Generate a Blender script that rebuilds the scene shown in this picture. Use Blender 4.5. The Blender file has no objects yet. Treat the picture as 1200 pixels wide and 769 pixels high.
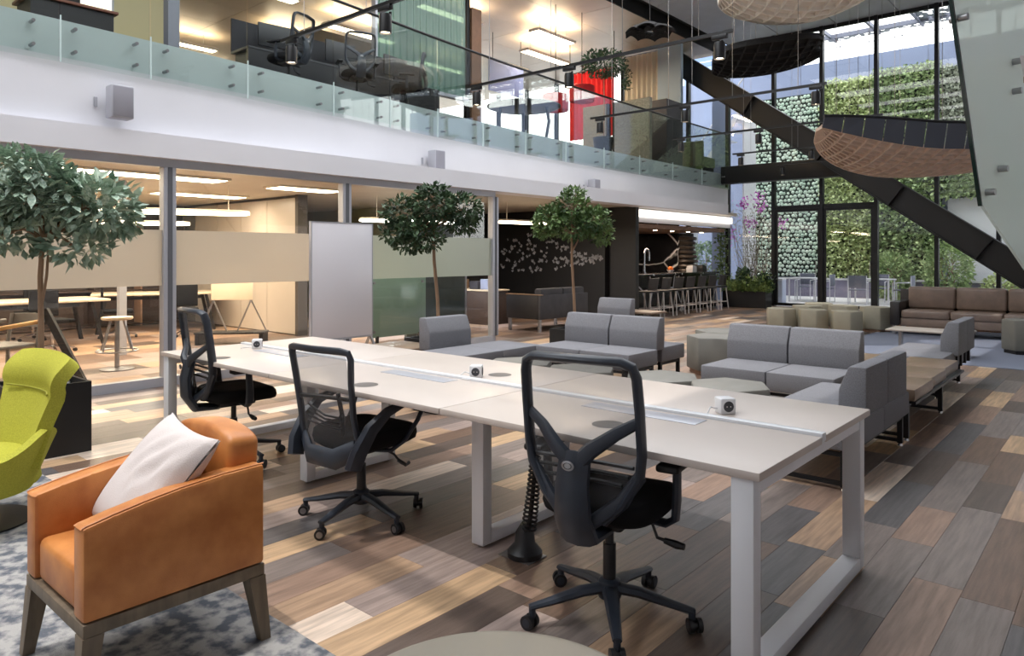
import bpy, bmesh, math, random
import numpy as np
from mathutils import Vector, Matrix
R = math.radians
random.seed(7)
rng = np.random.default_rng(7)
SC = bpy.context.scene
COL = SC.collection

# ------------------------------------------------------------------ camera, sky, sun, exposure
cam_data = bpy.data.cameras.new('camera')
cam = bpy.data.objects.new('camera', cam_data)
COL.objects.link(cam)
cam.location = (0, 0, 1.46)
cam.rotation_euler = (R(90), 0, R(41))
cam_data.sensor_fit = 'HORIZONTAL'
cam_data.sensor_width = 36.0
cam_data.lens = 36.0 * 840.0 / 1200.0
cam_data.shift_y = -(384.5 - 299.0) / 1200.0
cam_data.clip_start = 0.05
cam_data.clip_end = 300
SC.camera = cam

world = bpy.data.worlds.new('sky')
SC.world = world
world.use_nodes = True
_nt = world.node_tree
_bg = _nt.nodes['Background']
_tc = _nt.nodes.new('ShaderNodeTexCoord')
_sep = _nt.nodes.new('ShaderNodeSeparateXYZ')
_rmp = _nt.nodes.new('ShaderNodeValToRGB')
_nt.links.new(_tc.outputs['Generated'], _sep.inputs[0])
_nt.links.new(_sep.outputs['Z'], _rmp.inputs[0])
_rmp.color_ramp.elements[0].position = 0.0
_rmp.color_ramp.elements[0].color = (1.0, 0.985, 0.97, 1)
_rmp.color_ramp.elements[1].position = 0.6
_rmp.color_ramp.elements[1].color = (0.93, 0.96, 1.0, 1)
_nt.links.new(_rmp.outputs[0], _bg.inputs['Color'])
_bg.inputs['Strength'].default_value = 2.4

sun_data = bpy.data.lights.new('sun', 'SUN')
sun_data.energy = 1.0
sun_data.angle = R(0.6)
sun_data.color = (1.0, 0.96, 0.91)
sun = bpy.data.objects.new('sun', sun_data)
COL.objects.link(sun)
sun.rotation_euler = Vector((0.06, 0.19, -1.0)).to_track_quat('-Z', 'Y').to_euler()
sun.location = (0, 0, 30)

vs = SC.view_settings
vs.view_transform = 'Standard'
vs.look = 'None'
vs.gamma = 1
vs.use_curve_mapping = False
vs.exposure = 0.72
SC.cycles.max_bounces = 10
SC.cycles.transparent_max_bounces = 24
SC.cycles.sample_clamp_indirect = 6.0
SC.cycles.caustics_reflective = False
SC.cycles.caustics_refractive = False

# ------------------------------------------------------------------ materials
def lin(c):
    return tuple(((v / 255) / 12.92 if v / 255 <= 0.04045 else ((v / 255 + 0.055) / 1.055) ** 2.4) for v in c)

def mat(name, rgb, rough=0.6, metal=0.0, var=0.0, scale=6.0, bump=0.0, bscale=80.0, stretch=(1, 1, 1), rgb2=None,
        rnd=0.0, coat=0.0, spec=0.5, alpha=1.0, detail=4.0, ramp=(0.35, 0.65)):
    m = bpy.data.materials.new(name)
    m.use_nodes = True
    nt = m.node_tree
    b = nt.nodes['Principled BSDF']
    c = lin(rgb)
    b.inputs['Base Color'].default_value = (*c, 1)
    b.inputs['Roughness'].default_value = rough
    b.inputs['Metallic'].default_value = metal
    b.inputs['Specular IOR Level'].default_value = spec
    if coat:
        b.inputs['Coat Weight'].default_value = coat
        b.inputs['Coat Roughness'].default_value = 0.15
    tc = mp = None
    if var or rgb2 or bump or rnd:
        tc = nt.nodes.new('ShaderNodeTexCoord')
        mp = nt.nodes.new('ShaderNodeMapping')
        mp.inputs['Scale'].default_value = stretch
        nt.links.new(tc.outputs['Object'], mp.inputs['Vector'])
        if rnd:
            oi = nt.nodes.new('ShaderNodeObjectInfo')
            ml = nt.nodes.new('ShaderNodeMath'); ml.operation = 'MULTIPLY'; ml.inputs[1].default_value = 57.0
            nt.links.new(oi.outputs['Random'], ml.inputs[0])
            nt.links.new(ml.outputs[0], mp.inputs['Location'])
    if var or rgb2:
        nz = nt.nodes.new('ShaderNodeTexNoise')
        nz.inputs['Scale'].default_value = scale
        nz.inputs['Detail'].default_value = detail
        nt.links.new(mp.outputs[0], nz.inputs['Vector'])
        rp = nt.nodes.new('ShaderNodeValToRGB')
        c2 = lin(rgb2) if rgb2 else tuple(min(1, v * (1 + var)) for v in c)
        c1 = c if rgb2 else tuple(v * (1 - var) for v in c)
        rp.color_ramp.elements[0].position = ramp[0]; rp.color_ramp.elements[0].color = (*c1, 1)
        rp.color_ramp.elements[1].position = ramp[1]; rp.color_ramp.elements[1].color = (*c2, 1)
        nt.links.new(nz.outputs['Fac'], rp.inputs[0])
        nt.links.new(rp.outputs[0], b.inputs['Base Color'])
    if bump:
        nb = nt.nodes.new('ShaderNodeTexNoise')
        nb.inputs['Scale'].default_value = bscale
        nb.inputs['Detail'].default_value = 3
        nt.links.new(mp.outputs[0], nb.inputs['Vector'])
        bp = nt.nodes.new('ShaderNodeBump')
        bp.inputs['Strength'].default_value = bump
        bp.inputs['Distance'].default_value = 0.01
        nt.links.new(nb.outputs['Fac'], bp.inputs['Height'])
        nt.links.new(bp.outputs[0], b.inputs['Normal'])
    return m

def glow(name, rgb, strength):
    m = bpy.data.materials.new(name); m.use_nodes = True
    nt = m.node_tree; nt.nodes.clear()
    e = nt.nodes.new('ShaderNodeEmission'); e.inputs[0].default_value = (*lin(rgb), 1); e.inputs[1].default_value = strength
    o = nt.nodes.new('ShaderNodeOutputMaterial'); nt.links.new(e.outputs[0], o.inputs[0])
    return m

def glass(name, tint=(1, 1, 1), refl=0.07, body=None, body_fac=0.0, rough=0.0):
    """thin sheet glass: tinted transparency, a reflection that grows at grazing angles, optionally a milky body"""
    m = bpy.data.materials.new(name); m.use_nodes = True
    nt = m.node_tree; nt.nodes.clear()
    t = nt.nodes.new('ShaderNodeBsdfTransparent'); t.inputs[0].default_value = (*tint, 1)
    last = t.outputs[0]
    if body:
        d = nt.nodes.new('ShaderNodeBsdfDiffuse'); d.inputs[0].default_value = (*lin(body), 1)
        tl = nt.nodes.new('ShaderNodeBsdfTranslucent'); tl.inputs[0].default_value = (*lin(body), 1)
        a = nt.nodes.new('ShaderNodeMixShader'); a.inputs[0].default_value = 0.4
        nt.links.new(d.outputs[0], a.inputs[1]); nt.links.new(tl.outputs[0], a.inputs[2])
        x = nt.nodes.new('ShaderNodeMixShader'); x.inputs[0].default_value = body_fac
        nt.links.new(last, x.inputs[1]); nt.links.new(a.outputs[0], x.inputs[2]); last = x.outputs[0]
    g = nt.nodes.new('ShaderNodeBsdfGlossy'); g.inputs['Roughness'].default_value = rough
    lw = nt.nodes.new('ShaderNodeLayerWeight'); lw.inputs['Blend'].default_value = 0.25
    mm = nt.nodes.new('ShaderNodeMath'); mm.operation = 'MULTIPLY_ADD'
    mm.inputs[1].default_value = 0.35; mm.inputs[2].default_value = refl
    nt.links.new(lw.outputs['Fresnel'], mm.inputs[0])
    s = nt.nodes.new('ShaderNodeMixShader')
    nt.links.new(mm.outputs[0], s.inputs[0]); nt.links.new(last, s.inputs[1]); nt.links.new(g.outputs[0], s.inputs[2])
    o = nt.nodes.new('ShaderNodeOutputMaterial'); nt.links.new(s.outputs[0], o.inputs[0])
    return m

def holed(name, rgb, scale, size, solid=0.0, coord='Object', rough=0.6):
    """sheet with round holes (woven mesh, perforated metal): voronoi cells cut out"""
    m = bpy.data.materials.new(name); m.use_nodes = True
    nt = m.node_tree; b = nt.nodes['Principled BSDF']
    b.inputs['Base Color'].default_value = (*lin(rgb), 1); b.inputs['Roughness'].default_value = rough
    tc = nt.nodes.new('ShaderNodeTexCoord')
    v = nt.nodes.new('ShaderNodeTexVoronoi'); v.inputs['Scale'].default_value = scale
    v.inputs['Randomness'].default_value = 0.8
    nt.links.new(tc.outputs[coord], v.inputs['Vector'])
    lt = nt.nodes.new('ShaderNodeMath'); lt.operation = 'GREATER_THAN'; lt.inputs[1].default_value = size
    nt.links.new(v.outputs['Distance'], lt.inputs[0])
    nt.links.new(lt.outputs[0], b.inputs['Alpha'])
    return m

# ------------------------------------------------------------------ mesh builder
class MB:
    def __init__(s): s.bm = bmesh.new()
    def box(s, x0, x1, y0, y1, z0, z1, bev=0.0, seg=2, M=None):
        m = Matrix.Translation(((x0 + x1) / 2, (y0 + y1) / 2, (z0 + z1) / 2)) @ Matrix.Diagonal((x1 - x0, y1 - y0, z1 - z0, 1))
        r = bmesh.ops.create_cube(s.bm, size=1.0, matrix=m)
        vs_ = r['verts']
        if bev:
            ed = list({e for v in vs_ for e in v.link_edges})
            q = bmesh.ops.bevel(s.bm, geom=ed, offset=bev, segments=seg, affect='EDGES', profile=0.5)
            vs_ = list({v for f in q['faces'] for v in f.verts} | {v for v in vs_ if v.is_valid})
        if M is not None: bmesh.ops.transform(s.bm, matrix=M, verts=vs_)
        return s
    def bar(s, p, q, w, h, bev=0.0, up=(0, 0, 1)):
        p, q = Vector(p), Vector(q); d = q - p; L = d.length; y = d / L
        u = Vector(up); x = y.cross(u)
        if x.length < 1e-4: x = y.cross(Vector((1, 0, 0)))
        x.normalize(); z = x.cross(y)
        M = Matrix(((x.x, y.x, z.x, p.x), (x.y, y.y, z.y, p.y), (x.z, y.z, z.z, p.z), (0, 0, 0, 1)))
        return s.box(-w / 2, w / 2, 0, L, -h / 2, h / 2, bev, 2, M)
    def cyl(s, p, q, r, r2=None, n=12):
        p, q = Vector(p), Vector(q); d = q - p
        M = Matrix.Translation((p + q) / 2) @ d.to_track_quat('Z', 'Y').to_matrix().to_4x4()
        bmesh.ops.create_cone(s.bm, cap_ends=True, segments=n, radius1=r, radius2=r if r2 is None else r2, depth=d.length, matrix=M)
        return s
    def ball(s, c, r, n=10, sc=(1, 1, 1)):
        M = Matrix.Translation(c) @ Matrix.Diagonal((*sc, 1))
        bmesh.ops.create_uvsphere(s.bm, u_segments=n, v_segments=max(6, n // 2 + 1), radius=r, matrix=M)
        return s
    def tube(s, pts, r, n=8, closed=False, flat=1.0, side=None):
        """sweep; r scalar or list; flat squashes the section along the second axis; side fixes the section's first axis"""
        P = [Vector(p) for p in pts]; N = len(P)
        rad = [r] * N if not hasattr(r, '__len__') else list(r)
        rings = []; prev = None
        for i in range(N):
            a = P[i - 1] if (i or closed) else P[i]; b = P[(i + 1) % N] if (i < N - 1 or closed) else P[i]
            t = (b - a).normalized()
            if side is not None: x = Vector(side)
            else: x = prev if prev is not None else (Vector((0, 0, 1)) if abs(t.z) < 0.9 else Vector((1, 0, 0)))
            x = (x - t * x.dot(t))
            if x.length < 1e-5: x = t.orthogonal()
            x.normalize(); prev = x; y = t.cross(x)
            rr = rad[i]
            ra, rb = (rr if hasattr(rr, '__len__') else (rr, rr * flat))
            rings.append([s.bm.verts.new(P[i] + x * (ra * math.cos(2 * math.pi * k / n)) + y * (rb * math.sin(2 * math.pi * k / n))) for k in range(n)])
        for i in range(N if closed else N - 1):
            A, B = rings[i], rings[(i + 1) % N]
            for k in range(n): s.bm.faces.new((A[k], A[(k + 1) % n], B[(k + 1) % n], B[k]))
        if not closed:
            s.bm.faces.new(rings[0][::-1]); s.bm.faces.new(rings[-1])
        return s
    def lathe(s, prof, n=24, c=(0, 0, 0)):
        rings = []
        for (r, z) in prof:
            if r < 1e-5: rings.append([s.bm.verts.new((c[0], c[1], c[2] + z))])
            else: rings.append([s.bm.verts.new((c[0] + r * math.cos(2 * math.pi * k / n), c[1] + r * math.sin(2 * math.pi * k / n), c[2] + z)) for k in range(n)])
        for A, B in zip(rings, rings[1:]):
            for k in range(n):
                k2 = (k + 1) % n
                if len(A) == 1 and len(B) == 1: continue
                if len(A) == 1: s.bm.faces.new((A[0], B[k2], B[k]))
                elif len(B) == 1: s.bm.faces.new((A[k], A[k2], B[0]))
                else: s.bm.faces.new((A[k], A[k2], B[k2], B[k]))
        return s
    def prism(s, poly, a, b, axis='z', bev=0.0, M=None):
        """polygon in the plane across axis, extruded from a to b"""
        def pt(u, v, w):
            return (u, v, w) if axis == 'z' else ((w, u, v) if axis == 'x' else (u, w, v))
        A = [s.bm.verts.new(pt(u, v, a)) for u, v in poly]; B = [s.bm.verts.new(pt(u, v, b)) for u, v in poly]
        n = len(poly)
        fs = [s.bm.faces.new(A), s.bm.faces.new(B[::-1])]
        for k in range(n): fs.append(s.bm.faces.new((A[k], B[k], B[(k + 1) % n], A[(k + 1) % n])))
        bmesh.ops.recalc_face_normals(s.bm, faces=fs)
        vs_ = A + B
        if bev:
            ed = list({e for f in fs for e in f.edges})
            q = bmesh.ops.bevel(s.bm, geom=ed, offset=bev, segments=2, affect='EDGES', profile=0.5)
            vs_ = list({v for f in q['faces'] for v in f.verts} | {v for v in vs_ if v.is_valid})
        if M is not None: bmesh.ops.transform(s.bm, matrix=M, verts=vs_)
        return s
    def sheet(s, fn, nu, nv, th=0.0):
        """surface fn(u,v) with thickness th along its normal (th=0: single skin)"""
        P = [[Vector(fn(i / nu, j / nv)) for j in range(nv + 1)] for i in range(nu + 1)]
        A = [[s.bm.verts.new(p) for p in row] for row in P]
        for i in range(nu):
            for j in range(nv): s.bm.faces.new((A[i][j], A[i + 1][j], A[i + 1][j + 1], A[i][j + 1]))
        if th:
            B = []
            for i in range(nu + 1):
                row = []
                for j in range(nv + 1):
                    du = P[min(i + 1, nu)][j] - P[max(i - 1, 0)][j]; dv = P[i][min(j + 1, nv)] - P[i][max(j - 1, 0)]
                    nn = du.cross(dv); nn.normalize()
                    row.append(s.bm.verts.new(P[i][j] - nn * th))
                B.append(row)
            for i in range(nu):
                for j in range(nv): s.bm.faces.new((B[i][j], B[i][j + 1], B[i + 1][j + 1], B[i + 1][j]))
            for i in range(nu):
                s.bm.faces.new((A[i][0], B[i][0], B[i + 1][0], A[i + 1][0])); s.bm.faces.new((A[i + 1][nv], B[i + 1][nv], B[i][nv], A[i][nv]))
            for j in range(nv):
                s.bm.faces.new((A[0][j + 1], B[0][j + 1], B[0][j], A[0][j])); s.bm.faces.new((A[nu][j], B[nu][j], B[nu][j + 1], A[nu][j + 1]))
        return s
    def obj(s, name, m, parent=None, smooth=True, ang=38, sub=0):
        bmesh.ops.recalc_face_normals(s.bm, faces=s.bm.faces[:])
        me = bpy.data.meshes.new(name); s.bm.to_mesh(me); s.bm.free()
        if m is not None: me.materials.append(m)
        if smooth:
            me.polygons.foreach_set('use_smooth', [True] * len(me.polygons))
            me.set_sharp_from_angle(angle=R(ang))
        o = bpy.data.objects.new(name, me); COL.objects.link(o)
        if parent is not None: o.parent = parent
        if sub:
            md = o.modifiers.new('subdivision', 'SUBSURF'); md.levels = sub; md.render_levels = sub
        return o

def mesh_obj(name, V, F, m, parent=None):
    me = bpy.data.meshes.new(name)
    me.from_pydata([tuple(v) for v in V], [], [tuple(f) for f in F])
    if m is not None: me.materials.append(m)
    o = bpy.data.objects.new(name, me); COL.objects.link(o)
    if parent is not None: o.parent = parent
    return o

def thing(name, label, cat, loc=(0, 0, 0), rz=0.0, group=None):
    o = bpy.data.objects.new(name, None); COL.objects.link(o)
    o.empty_display_size = 0.1
    o.location = loc; o.rotation_euler = (0, 0, rz); o['label'] = label; o['category'] = cat
    if group: o['group'] = group
    return o

def tag(o, label, cat, group=None):
    o['label'] = label; o['category'] = cat
    if group: o['group'] = group
    return o

def struct(o): o['kind'] = 'structure'; return o
def stuff(o): o['kind'] = 'stuff'; return o

def dup(root, loc=None, rz=None, label=None, parent=None):
    c = root.copy(); COL.objects.link(c)
    if parent is not None: c.parent = parent
    if loc is not None: c.location = loc
    if rz is not None: c.rotation_euler = (0, 0, rz)
    if label: c['label'] = label
    for ch in list(root.children): dup(ch, parent=c)
    return c

def copy_part(o, loc, parent, rot=None):
    c = o.copy(); COL.objects.link(c); c.parent = parent; c.location = loc
    if rot is not None: c.rotation_euler = rot
    return c

def area_lamp(loc, sx, sy, watts, rgb, parent=None, rot=(0, 0, 0)):
    d = bpy.data.lights.new('lamp_light', 'AREA'); d.shape = 'RECTANGLE'; d.size = sx; d.size_y = sy; d.energy = watts; d.color = lin(rgb)
    o = bpy.data.objects.new('lamp_light', d); COL.objects.link(o); o.location = loc; o.rotation_euler = rot
    if parent is not None: o.parent = parent
    return o

def leaves(P, D, L, W, fold=0.15, up=None):
    """many folded diamond leaves: base points P, axes D, lengths L, widths W -> verts, faces"""
    P = np.asarray(P, float); D = np.asarray(D, float); n = len(P)
    D = D / (np.linalg.norm(D, axis=1, keepdims=True) + 1e-9)
    u = rng.normal(size=(n, 3)) * 0.6 + (np.array([0, 0, 1.0]) if up is None else np.asarray(up))
    S = np.cross(D, u); S /= (np.linalg.norm(S, axis=1, keepdims=True) + 1e-9)
    N = np.cross(S, D)
    L = np.broadcast_to(np.asarray(L, float).reshape(-1, 1), (n, 1)); W = np.broadcast_to(np.asarray(W, float).reshape(-1, 1), (n, 1))
    a = P; b = P + D * L * 0.5 - S * W + N * L * fold; c = P + D * L; d = P + D * L * 0.5 + S * W + N * L * fold
    V = np.stack([a, b, c, d], 1).reshape(-1, 3)
    i = np.arange(n)[:, None] * 4
    F = np.concatenate([i + np.array([[0, 1, 2]]), i + np.array([[0, 2, 3]])], 0)
    return V, F

# ------------------------------------------------------------------ shared materials
M = {}
M['white'] = mat('white_paint', (214, 214, 218), 0.55, var=0.03, scale=1.5)
M['fascia'] = mat('fascia_plaster', (222, 221, 226), 0.6, var=0.03, scale=0.8)
M['alu'] = mat('anodised_aluminium', (176, 178, 186), 0.35, 0.25)
M['black_metal'] = mat('black_powder_coat', (26, 26, 28), 0.45, 0.2)
M['black_plastic'] = mat('black_plastic', (30, 31, 34), 0.42, var=0.1, scale=20)
M['slate_plastic'] = mat('slate_plastic', (44, 50, 60), 0.4, var=0.08, scale=15)
M['black_fabric'] = mat('black_fabric', (20, 20, 22), 0.9, bump=0.4, bscale=500, spec=0.2)
M['chrome'] = mat('chrome', (200, 200, 205), 0.12, 1.0)
M['steel'] = mat('brushed_steel', (160, 160, 162), 0.3, 0.9)
M['clear_glass'] = glass('clear_glass', (0.975, 0.987, 0.98), 0.03)
M['green_glass'] = glass('green_tint_glass', (0.95, 0.98, 0.97), 0.03)
M['edge_glint'] = mat('painted_edge_glint', (206, 222, 220), .2)  # light glinting on the pane edges, put into a pale colour
M['film_green'] = glass('frosted_film_green', (0.86, 0.9, 0.86), 0.04, body=(200, 208, 196), body_fac=0.78, rough=0.25)
M['film'] = glass('frosted_film', (0.9, 0.9, 0.88), 0.04, body=(222, 214, 200), body_fac=0.8, rough=0.25)
M['wood_dark'] = mat('dark_wood', (60, 46, 40), 0.5, var=0.25, scale=5, stretch=(1, 8, 8))
M['wood_mid'] = mat('walnut_wood', (150, 118, 98), 0.5, var=0.18, scale=6, stretch=(8, 1, 8))
M['ceiling_panel'] = mat('ceiling_panel', (182, 166, 146), 0.45, var=0.04, scale=2)
M['ceiling_grey'] = mat('grey_ceiling_panel', (178, 182, 190), 0.5, var=0.05, scale=2)
M['lamp_warm'] = glow('warm_lamp', (255, 232, 196), 9.0)
M['lamp_white'] = glow('white_lamp', (255, 246, 232), 10.0)

# ------------------------------------------------------------------ floor: planks laid along the hall
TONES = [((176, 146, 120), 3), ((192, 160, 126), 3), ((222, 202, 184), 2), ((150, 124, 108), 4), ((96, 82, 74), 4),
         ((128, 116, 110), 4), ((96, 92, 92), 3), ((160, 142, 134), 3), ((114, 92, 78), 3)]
def plank_mat(k, rgb):
    m = mat('plank_tone_%d' % k, tuple(v * 0.84 for v in rgb), 0.32, rgb2=tuple(min(255, v * 1.07) for v in rgb), scale=4.2, stretch=(11, 0.8, 1), rnd=1.0,
            detail=9, ramp=(0.30, 0.66), bump=0.12, bscale=30, spec=0.45)
    return m
PM = [plank_mat(k, t[0]) for k, t in enumerate(TONES)]
PICK = [k for k, t in enumerate(TONES) for _ in range(t[1])]
floor = struct(MB().box(-18, 4.6, -5.5, 20.5, -0.2, -0.006).obj('floor', mat('subfloor', (92, 80, 70), 0.9)))
PW = 0.195; GAP = 0.0005
def view_share(x, y0, y1):
    cs, sn = math.cos(R(41)), math.sin(R(41)); pts = []
    for (px, py) in ((x, y0), (x + PW, y0), (x + PW, y1), (x, y1)):
        t = -px * sn + py * cs
        if t < 0.8: return 0.0
        pts.append((600 + 840 * (px * cs + py * sn) / t, 299 + 840 * 1.46 / t))
    cx = sum(p[0] for p in pts) / 4; cy = sum(p[1] for p in pts) / 4
    if cx < -40 or cx > 1260 or cy > 830: return 0.0
    return abs(sum(pts[i][0] * pts[(i + 1) % 4][1] - pts[(i + 1) % 4][0] * pts[i][1] for i in range(4))) / 2
# tones read off the photograph where single boards stand out: (column from x=-2.515, near end y) -> tone
KNOWN = {(0, 1.55): 2, (1, 1.55): 1, (2, 1.40): 4, (0, 1.815): 7}
planks = []
c0 = -29; c1 = int((4.4 + 2.515) / PW)
prnd = random.Random(11)
last = None
for c in range(c0, c1):
    x = -2.515 + c * PW
    y = -5.4 + prnd.uniform(0, 1.0)
    cuts = [-5.45]
    while y < 20.4:
        cuts.append(y); y += prnd.choice((0.62, 0.93, 0.93, 1.22))
    if c == 0: cuts = [q for q in cuts if not (0.9 < q < 3.2)] + [1.1, 1.55, 1.815, 2.9]
    if c == 1: cuts = [q for q in cuts if not (0.9 < q < 3.4)] + [1.2, 2.48, 3.0]
    if c == 2: cuts = [q for q in cuts if not (0.9 < q < 3.4)] + [1.4, 2.35, 3.1]
    cuts = sorted(cuts) + [20.45]
    for a, b in zip(cuts, cuts[1:]):
        if b - a < 0.05: continue
        pool = PICK if x < -1.3 else [3, 3, 4, 4, 5, 5, 5, 6, 6, 8, 8, 7, 0, 1]  # right-hand boards: the shade there is put into darker, greyer tones
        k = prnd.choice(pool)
        while k == last: k = prnd.choice(pool)
        last = k
        if c == 0 and abs(a - 1.55) < .01: k = 2
        if c == 0 and abs(a - 1.815) < .01: k = 7
        if c == 1 and abs(a - 1.2) < .01: k = 1
        if c == 2 and abs(a - 1.4) < .01: k = 4
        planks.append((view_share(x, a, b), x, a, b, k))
planks.sort(key=lambda q: -q[0])
bases = {}
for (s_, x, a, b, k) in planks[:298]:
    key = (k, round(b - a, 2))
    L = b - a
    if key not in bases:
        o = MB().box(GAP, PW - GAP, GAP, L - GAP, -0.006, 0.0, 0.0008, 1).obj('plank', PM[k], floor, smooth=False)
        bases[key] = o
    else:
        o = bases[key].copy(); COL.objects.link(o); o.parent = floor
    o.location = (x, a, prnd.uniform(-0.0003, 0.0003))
rest = MB(); tone_of = []
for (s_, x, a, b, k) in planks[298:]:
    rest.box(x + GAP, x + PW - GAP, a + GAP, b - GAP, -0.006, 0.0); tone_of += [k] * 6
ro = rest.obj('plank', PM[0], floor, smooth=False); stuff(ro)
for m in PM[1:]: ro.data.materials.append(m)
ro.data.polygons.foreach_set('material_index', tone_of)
# planks inside the glazed rooms (seen only through the glass, too narrow to tell apart)
inner = MB(); tone_of = []
for i in range(16):
    for j in range(26):
        x = -16.02 + i * 0.49; y = -3.5 + j * 0.93 + (i % 3) * 0.31
        inner.box(x, x + 0.487, y, y + 0.927, -0.006, 0.0); tone_of += [prnd.choice((3, 4, 8, 0, 7))] * 6
io = inner.obj('plank', PM[0], floor, smooth=False); stuff(io)
for m in PM[1:]: io.data.materials.append(m)
io.data.polygons.foreach_set('material_index', tone_of)

# ------------------------------------------------------------------ left wall: fascia band, curved upper wall, slab edge
struct(MB().box(-8.45, -8.05, -5.5, 17.9, 2.53, 2.79).obj('wall_left', M['fascia']))
CURVE = [(-5.5, -8.12), (0, -8.12), (2, -8.13), (4, -8.27), (6, -8.46), (8, -8.68), (10, -8.86), (12, -8.97), (14, -9.04), (17, -9.1), (20.3, -9.12)]
def edge_x(y):
    for (a, xa), (b, xb) in zip(CURVE, CURVE[1:]):
        if y <= b:
            f = (y - a) / (b - a); return xa + (xb - xa) * f
    return CURVE[-1][1]
def curve_wall(z0, z1, off, th, y0=-5.5, y1=20.3, n=52):
    b = MB()
    b.sheet(lambda u, v: (edge_x(y0 + (y1 - y0) * u) + off, y0 + (y1 - y0) * u, z0 + (z1 - z0) * v), n, 1, th)
    return b
struct(curve_wall(2.70, 3.46, -0.02, -0.0).obj('trim_1', M['fascia']))
struct(curve_wall(3.40, 3.86, -0.10, 0.0).obj('trim_2', mat('slab_edge', (206, 216, 216), 0.6, var=0.03, scale=1)))
# upper floor slab
slab = MB()
slab.prism([(edge_x(y) - 0.12, y) for y in np.linspace(-5.5, 20.3, 40)] + [(-30, 20.3), (-30, -5.5)], 3.70, 3.86)
slab.box(-30, -9.3, -5.5, 20.3, 2.79, 3.4)
struct(slab.obj('trim_3', mat('upper_carpet', (70, 70, 72), 0.9)))

# glass balustrade of the upper floor: one pane after another, each with its stand-off buttons
bal = thing('glass_balustrade', 'long curved frosted glass balustrade with steel buttons along the upper floor edge', 'balustrade')
ys = [-3.0, -0.9, 1.0, 2.45, 3.35, 4.55, 5.9, 7.0, 8.1, 9.3, 10.6, 12.0, 13.5, 15.1, 16.8, 18.5, 20.25]
gp = MB()
for a, b in zip(ys, ys[1:]):
    A = (edge_x(a + .01) + .03, a + .01); B = (edge_x(b - .01) + .03, b - .01)
    p = MB(); nx = 0.012
    p.prism([A, B, (B[0] - nx, B[1]), (A[0] - nx, A[1])], 3.40, 5.0).obj('pane', M['green_glass'], bal, smooth=False)
    e = MB(); e.box(B[0] - .012, B[0] + .001, b + .0, b + .012, 3.40, 3.87).obj('pane_edge_glint', M['edge_glint'], bal, smooth=False)  # pale strip painted as the glint at each pane joint
    h = MB()
    for f in (0.16, 0.84):
        for z in (3.53, 3.76):
            y = a + (b - a) * f; x = A[0] + (B[0] - A[0]) * f
            h.cyl((x - .1, y, z), (x + .006, y, z), 0.018, n=8)
    h.obj('standoff', M['steel'], bal)
hr = MB(); hr.tube([(edge_x(y) + .03, y, 5.02) for y in np.linspace(-3, 20.2, 40)], 0.022, 8)
hr.obj('handrail', M['black_metal'], bal)

# ------------------------------------------------------------------ glazed office front: three bays
GX = -8.2
def bay(n, y0, y1):
    w = struct(MB().box(GX - .05, GX + .05, y0, y1, 0, 0.10).box(GX - .05, GX + .05, y0, y1, 2.44, 2.53).box(GX - .06, GX + .06, y1 - .07, y1 + .07, 0.1, 2.44, 0.006).obj('window_%d' % n, M['alu'], smooth=False))
    MB().box(GX + .0, GX + .008, y0 + .07, y1 - .07, 0.1, 2.44).obj('pane', M['clear_glass'], w, smooth=False)
    MB().box(GX + .012, GX + .014, y0 + .07, y1 - .07, 1.12, 1.74).obj('frosted_band', M['film_green'] if n == 4 else M['film'], w, smooth=False)
    MB().box(GX + .061, GX + .067, y1 - .025, y1 + .025, 0.1, 2.44).obj('post_groove', mat('groove', (90, 92, 98), 0.5), w, smooth=False)
    return w
bay(1, -2.0, 1.05); bay(2, 1.05, 3.54); bay(3, 3.54, 5.93); bay(4, 5.93, 8.95)

# ------------------------------------------------------------------ lower rooms behind the glass
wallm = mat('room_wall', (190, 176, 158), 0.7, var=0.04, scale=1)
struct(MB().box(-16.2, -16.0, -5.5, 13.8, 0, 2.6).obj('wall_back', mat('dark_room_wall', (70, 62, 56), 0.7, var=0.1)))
struct(MB().box(-16, -11.7, 10.4, 10.5, 0, 2.55).obj('wall_second_room', mat('olive_wall', (164, 160, 132), .6, var=.06, scale=1)))
struct(MB().box(-11.24, -11.14, 4.12, 4.22, 0, 2.55).obj('trim_41', M['alu']))
struct(MB().box(-16, -8.2, -5.5, -5.3, 0, 2.6).obj('wall_near', wallm))
struct(MB().box(-16, -8.4, -5.5, 19.25, 2.55, 2.62).obj('ceiling_rooms', mat('room_ceiling', (192, 182, 166), 0.6, var=0.05, scale=1.5)))

# end wall of the office: separate beige panels
ew = struct(MB().box(-16, -11.45, 7.26, 7.4, 0, 2.55).box(-11.45, -11.36, 7.2, 7.4, 0, 2.55).obj('wall_end', mat('panel_joint', (60, 54, 50), 0.6)))
pm_ = mat('beige_panel', (176, 166, 154), 0.35, var=0.05, scale=1.2)
for k in range(4):
    MB().box(-15.4 + k * .98, -15.4 + (k + 1) * .98 - .012, 7.235, 7.26, 0.02, 2.5).obj('panel', pm_, ew, smooth=False)
MB().box(-16, -15.41, 7.235, 7.26, 0.02, 2.5).obj('panel', mat('grey_panel', (120, 116, 112), 0.4), ew, smooth=False)
struct(MB().box(-16.0, -8.4, 13.86, 14.0, 0, 2.55).obj('wall_lounge', mat('lounge_black_wall', (26, 24, 24), 0.55, var=0.1)))
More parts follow.
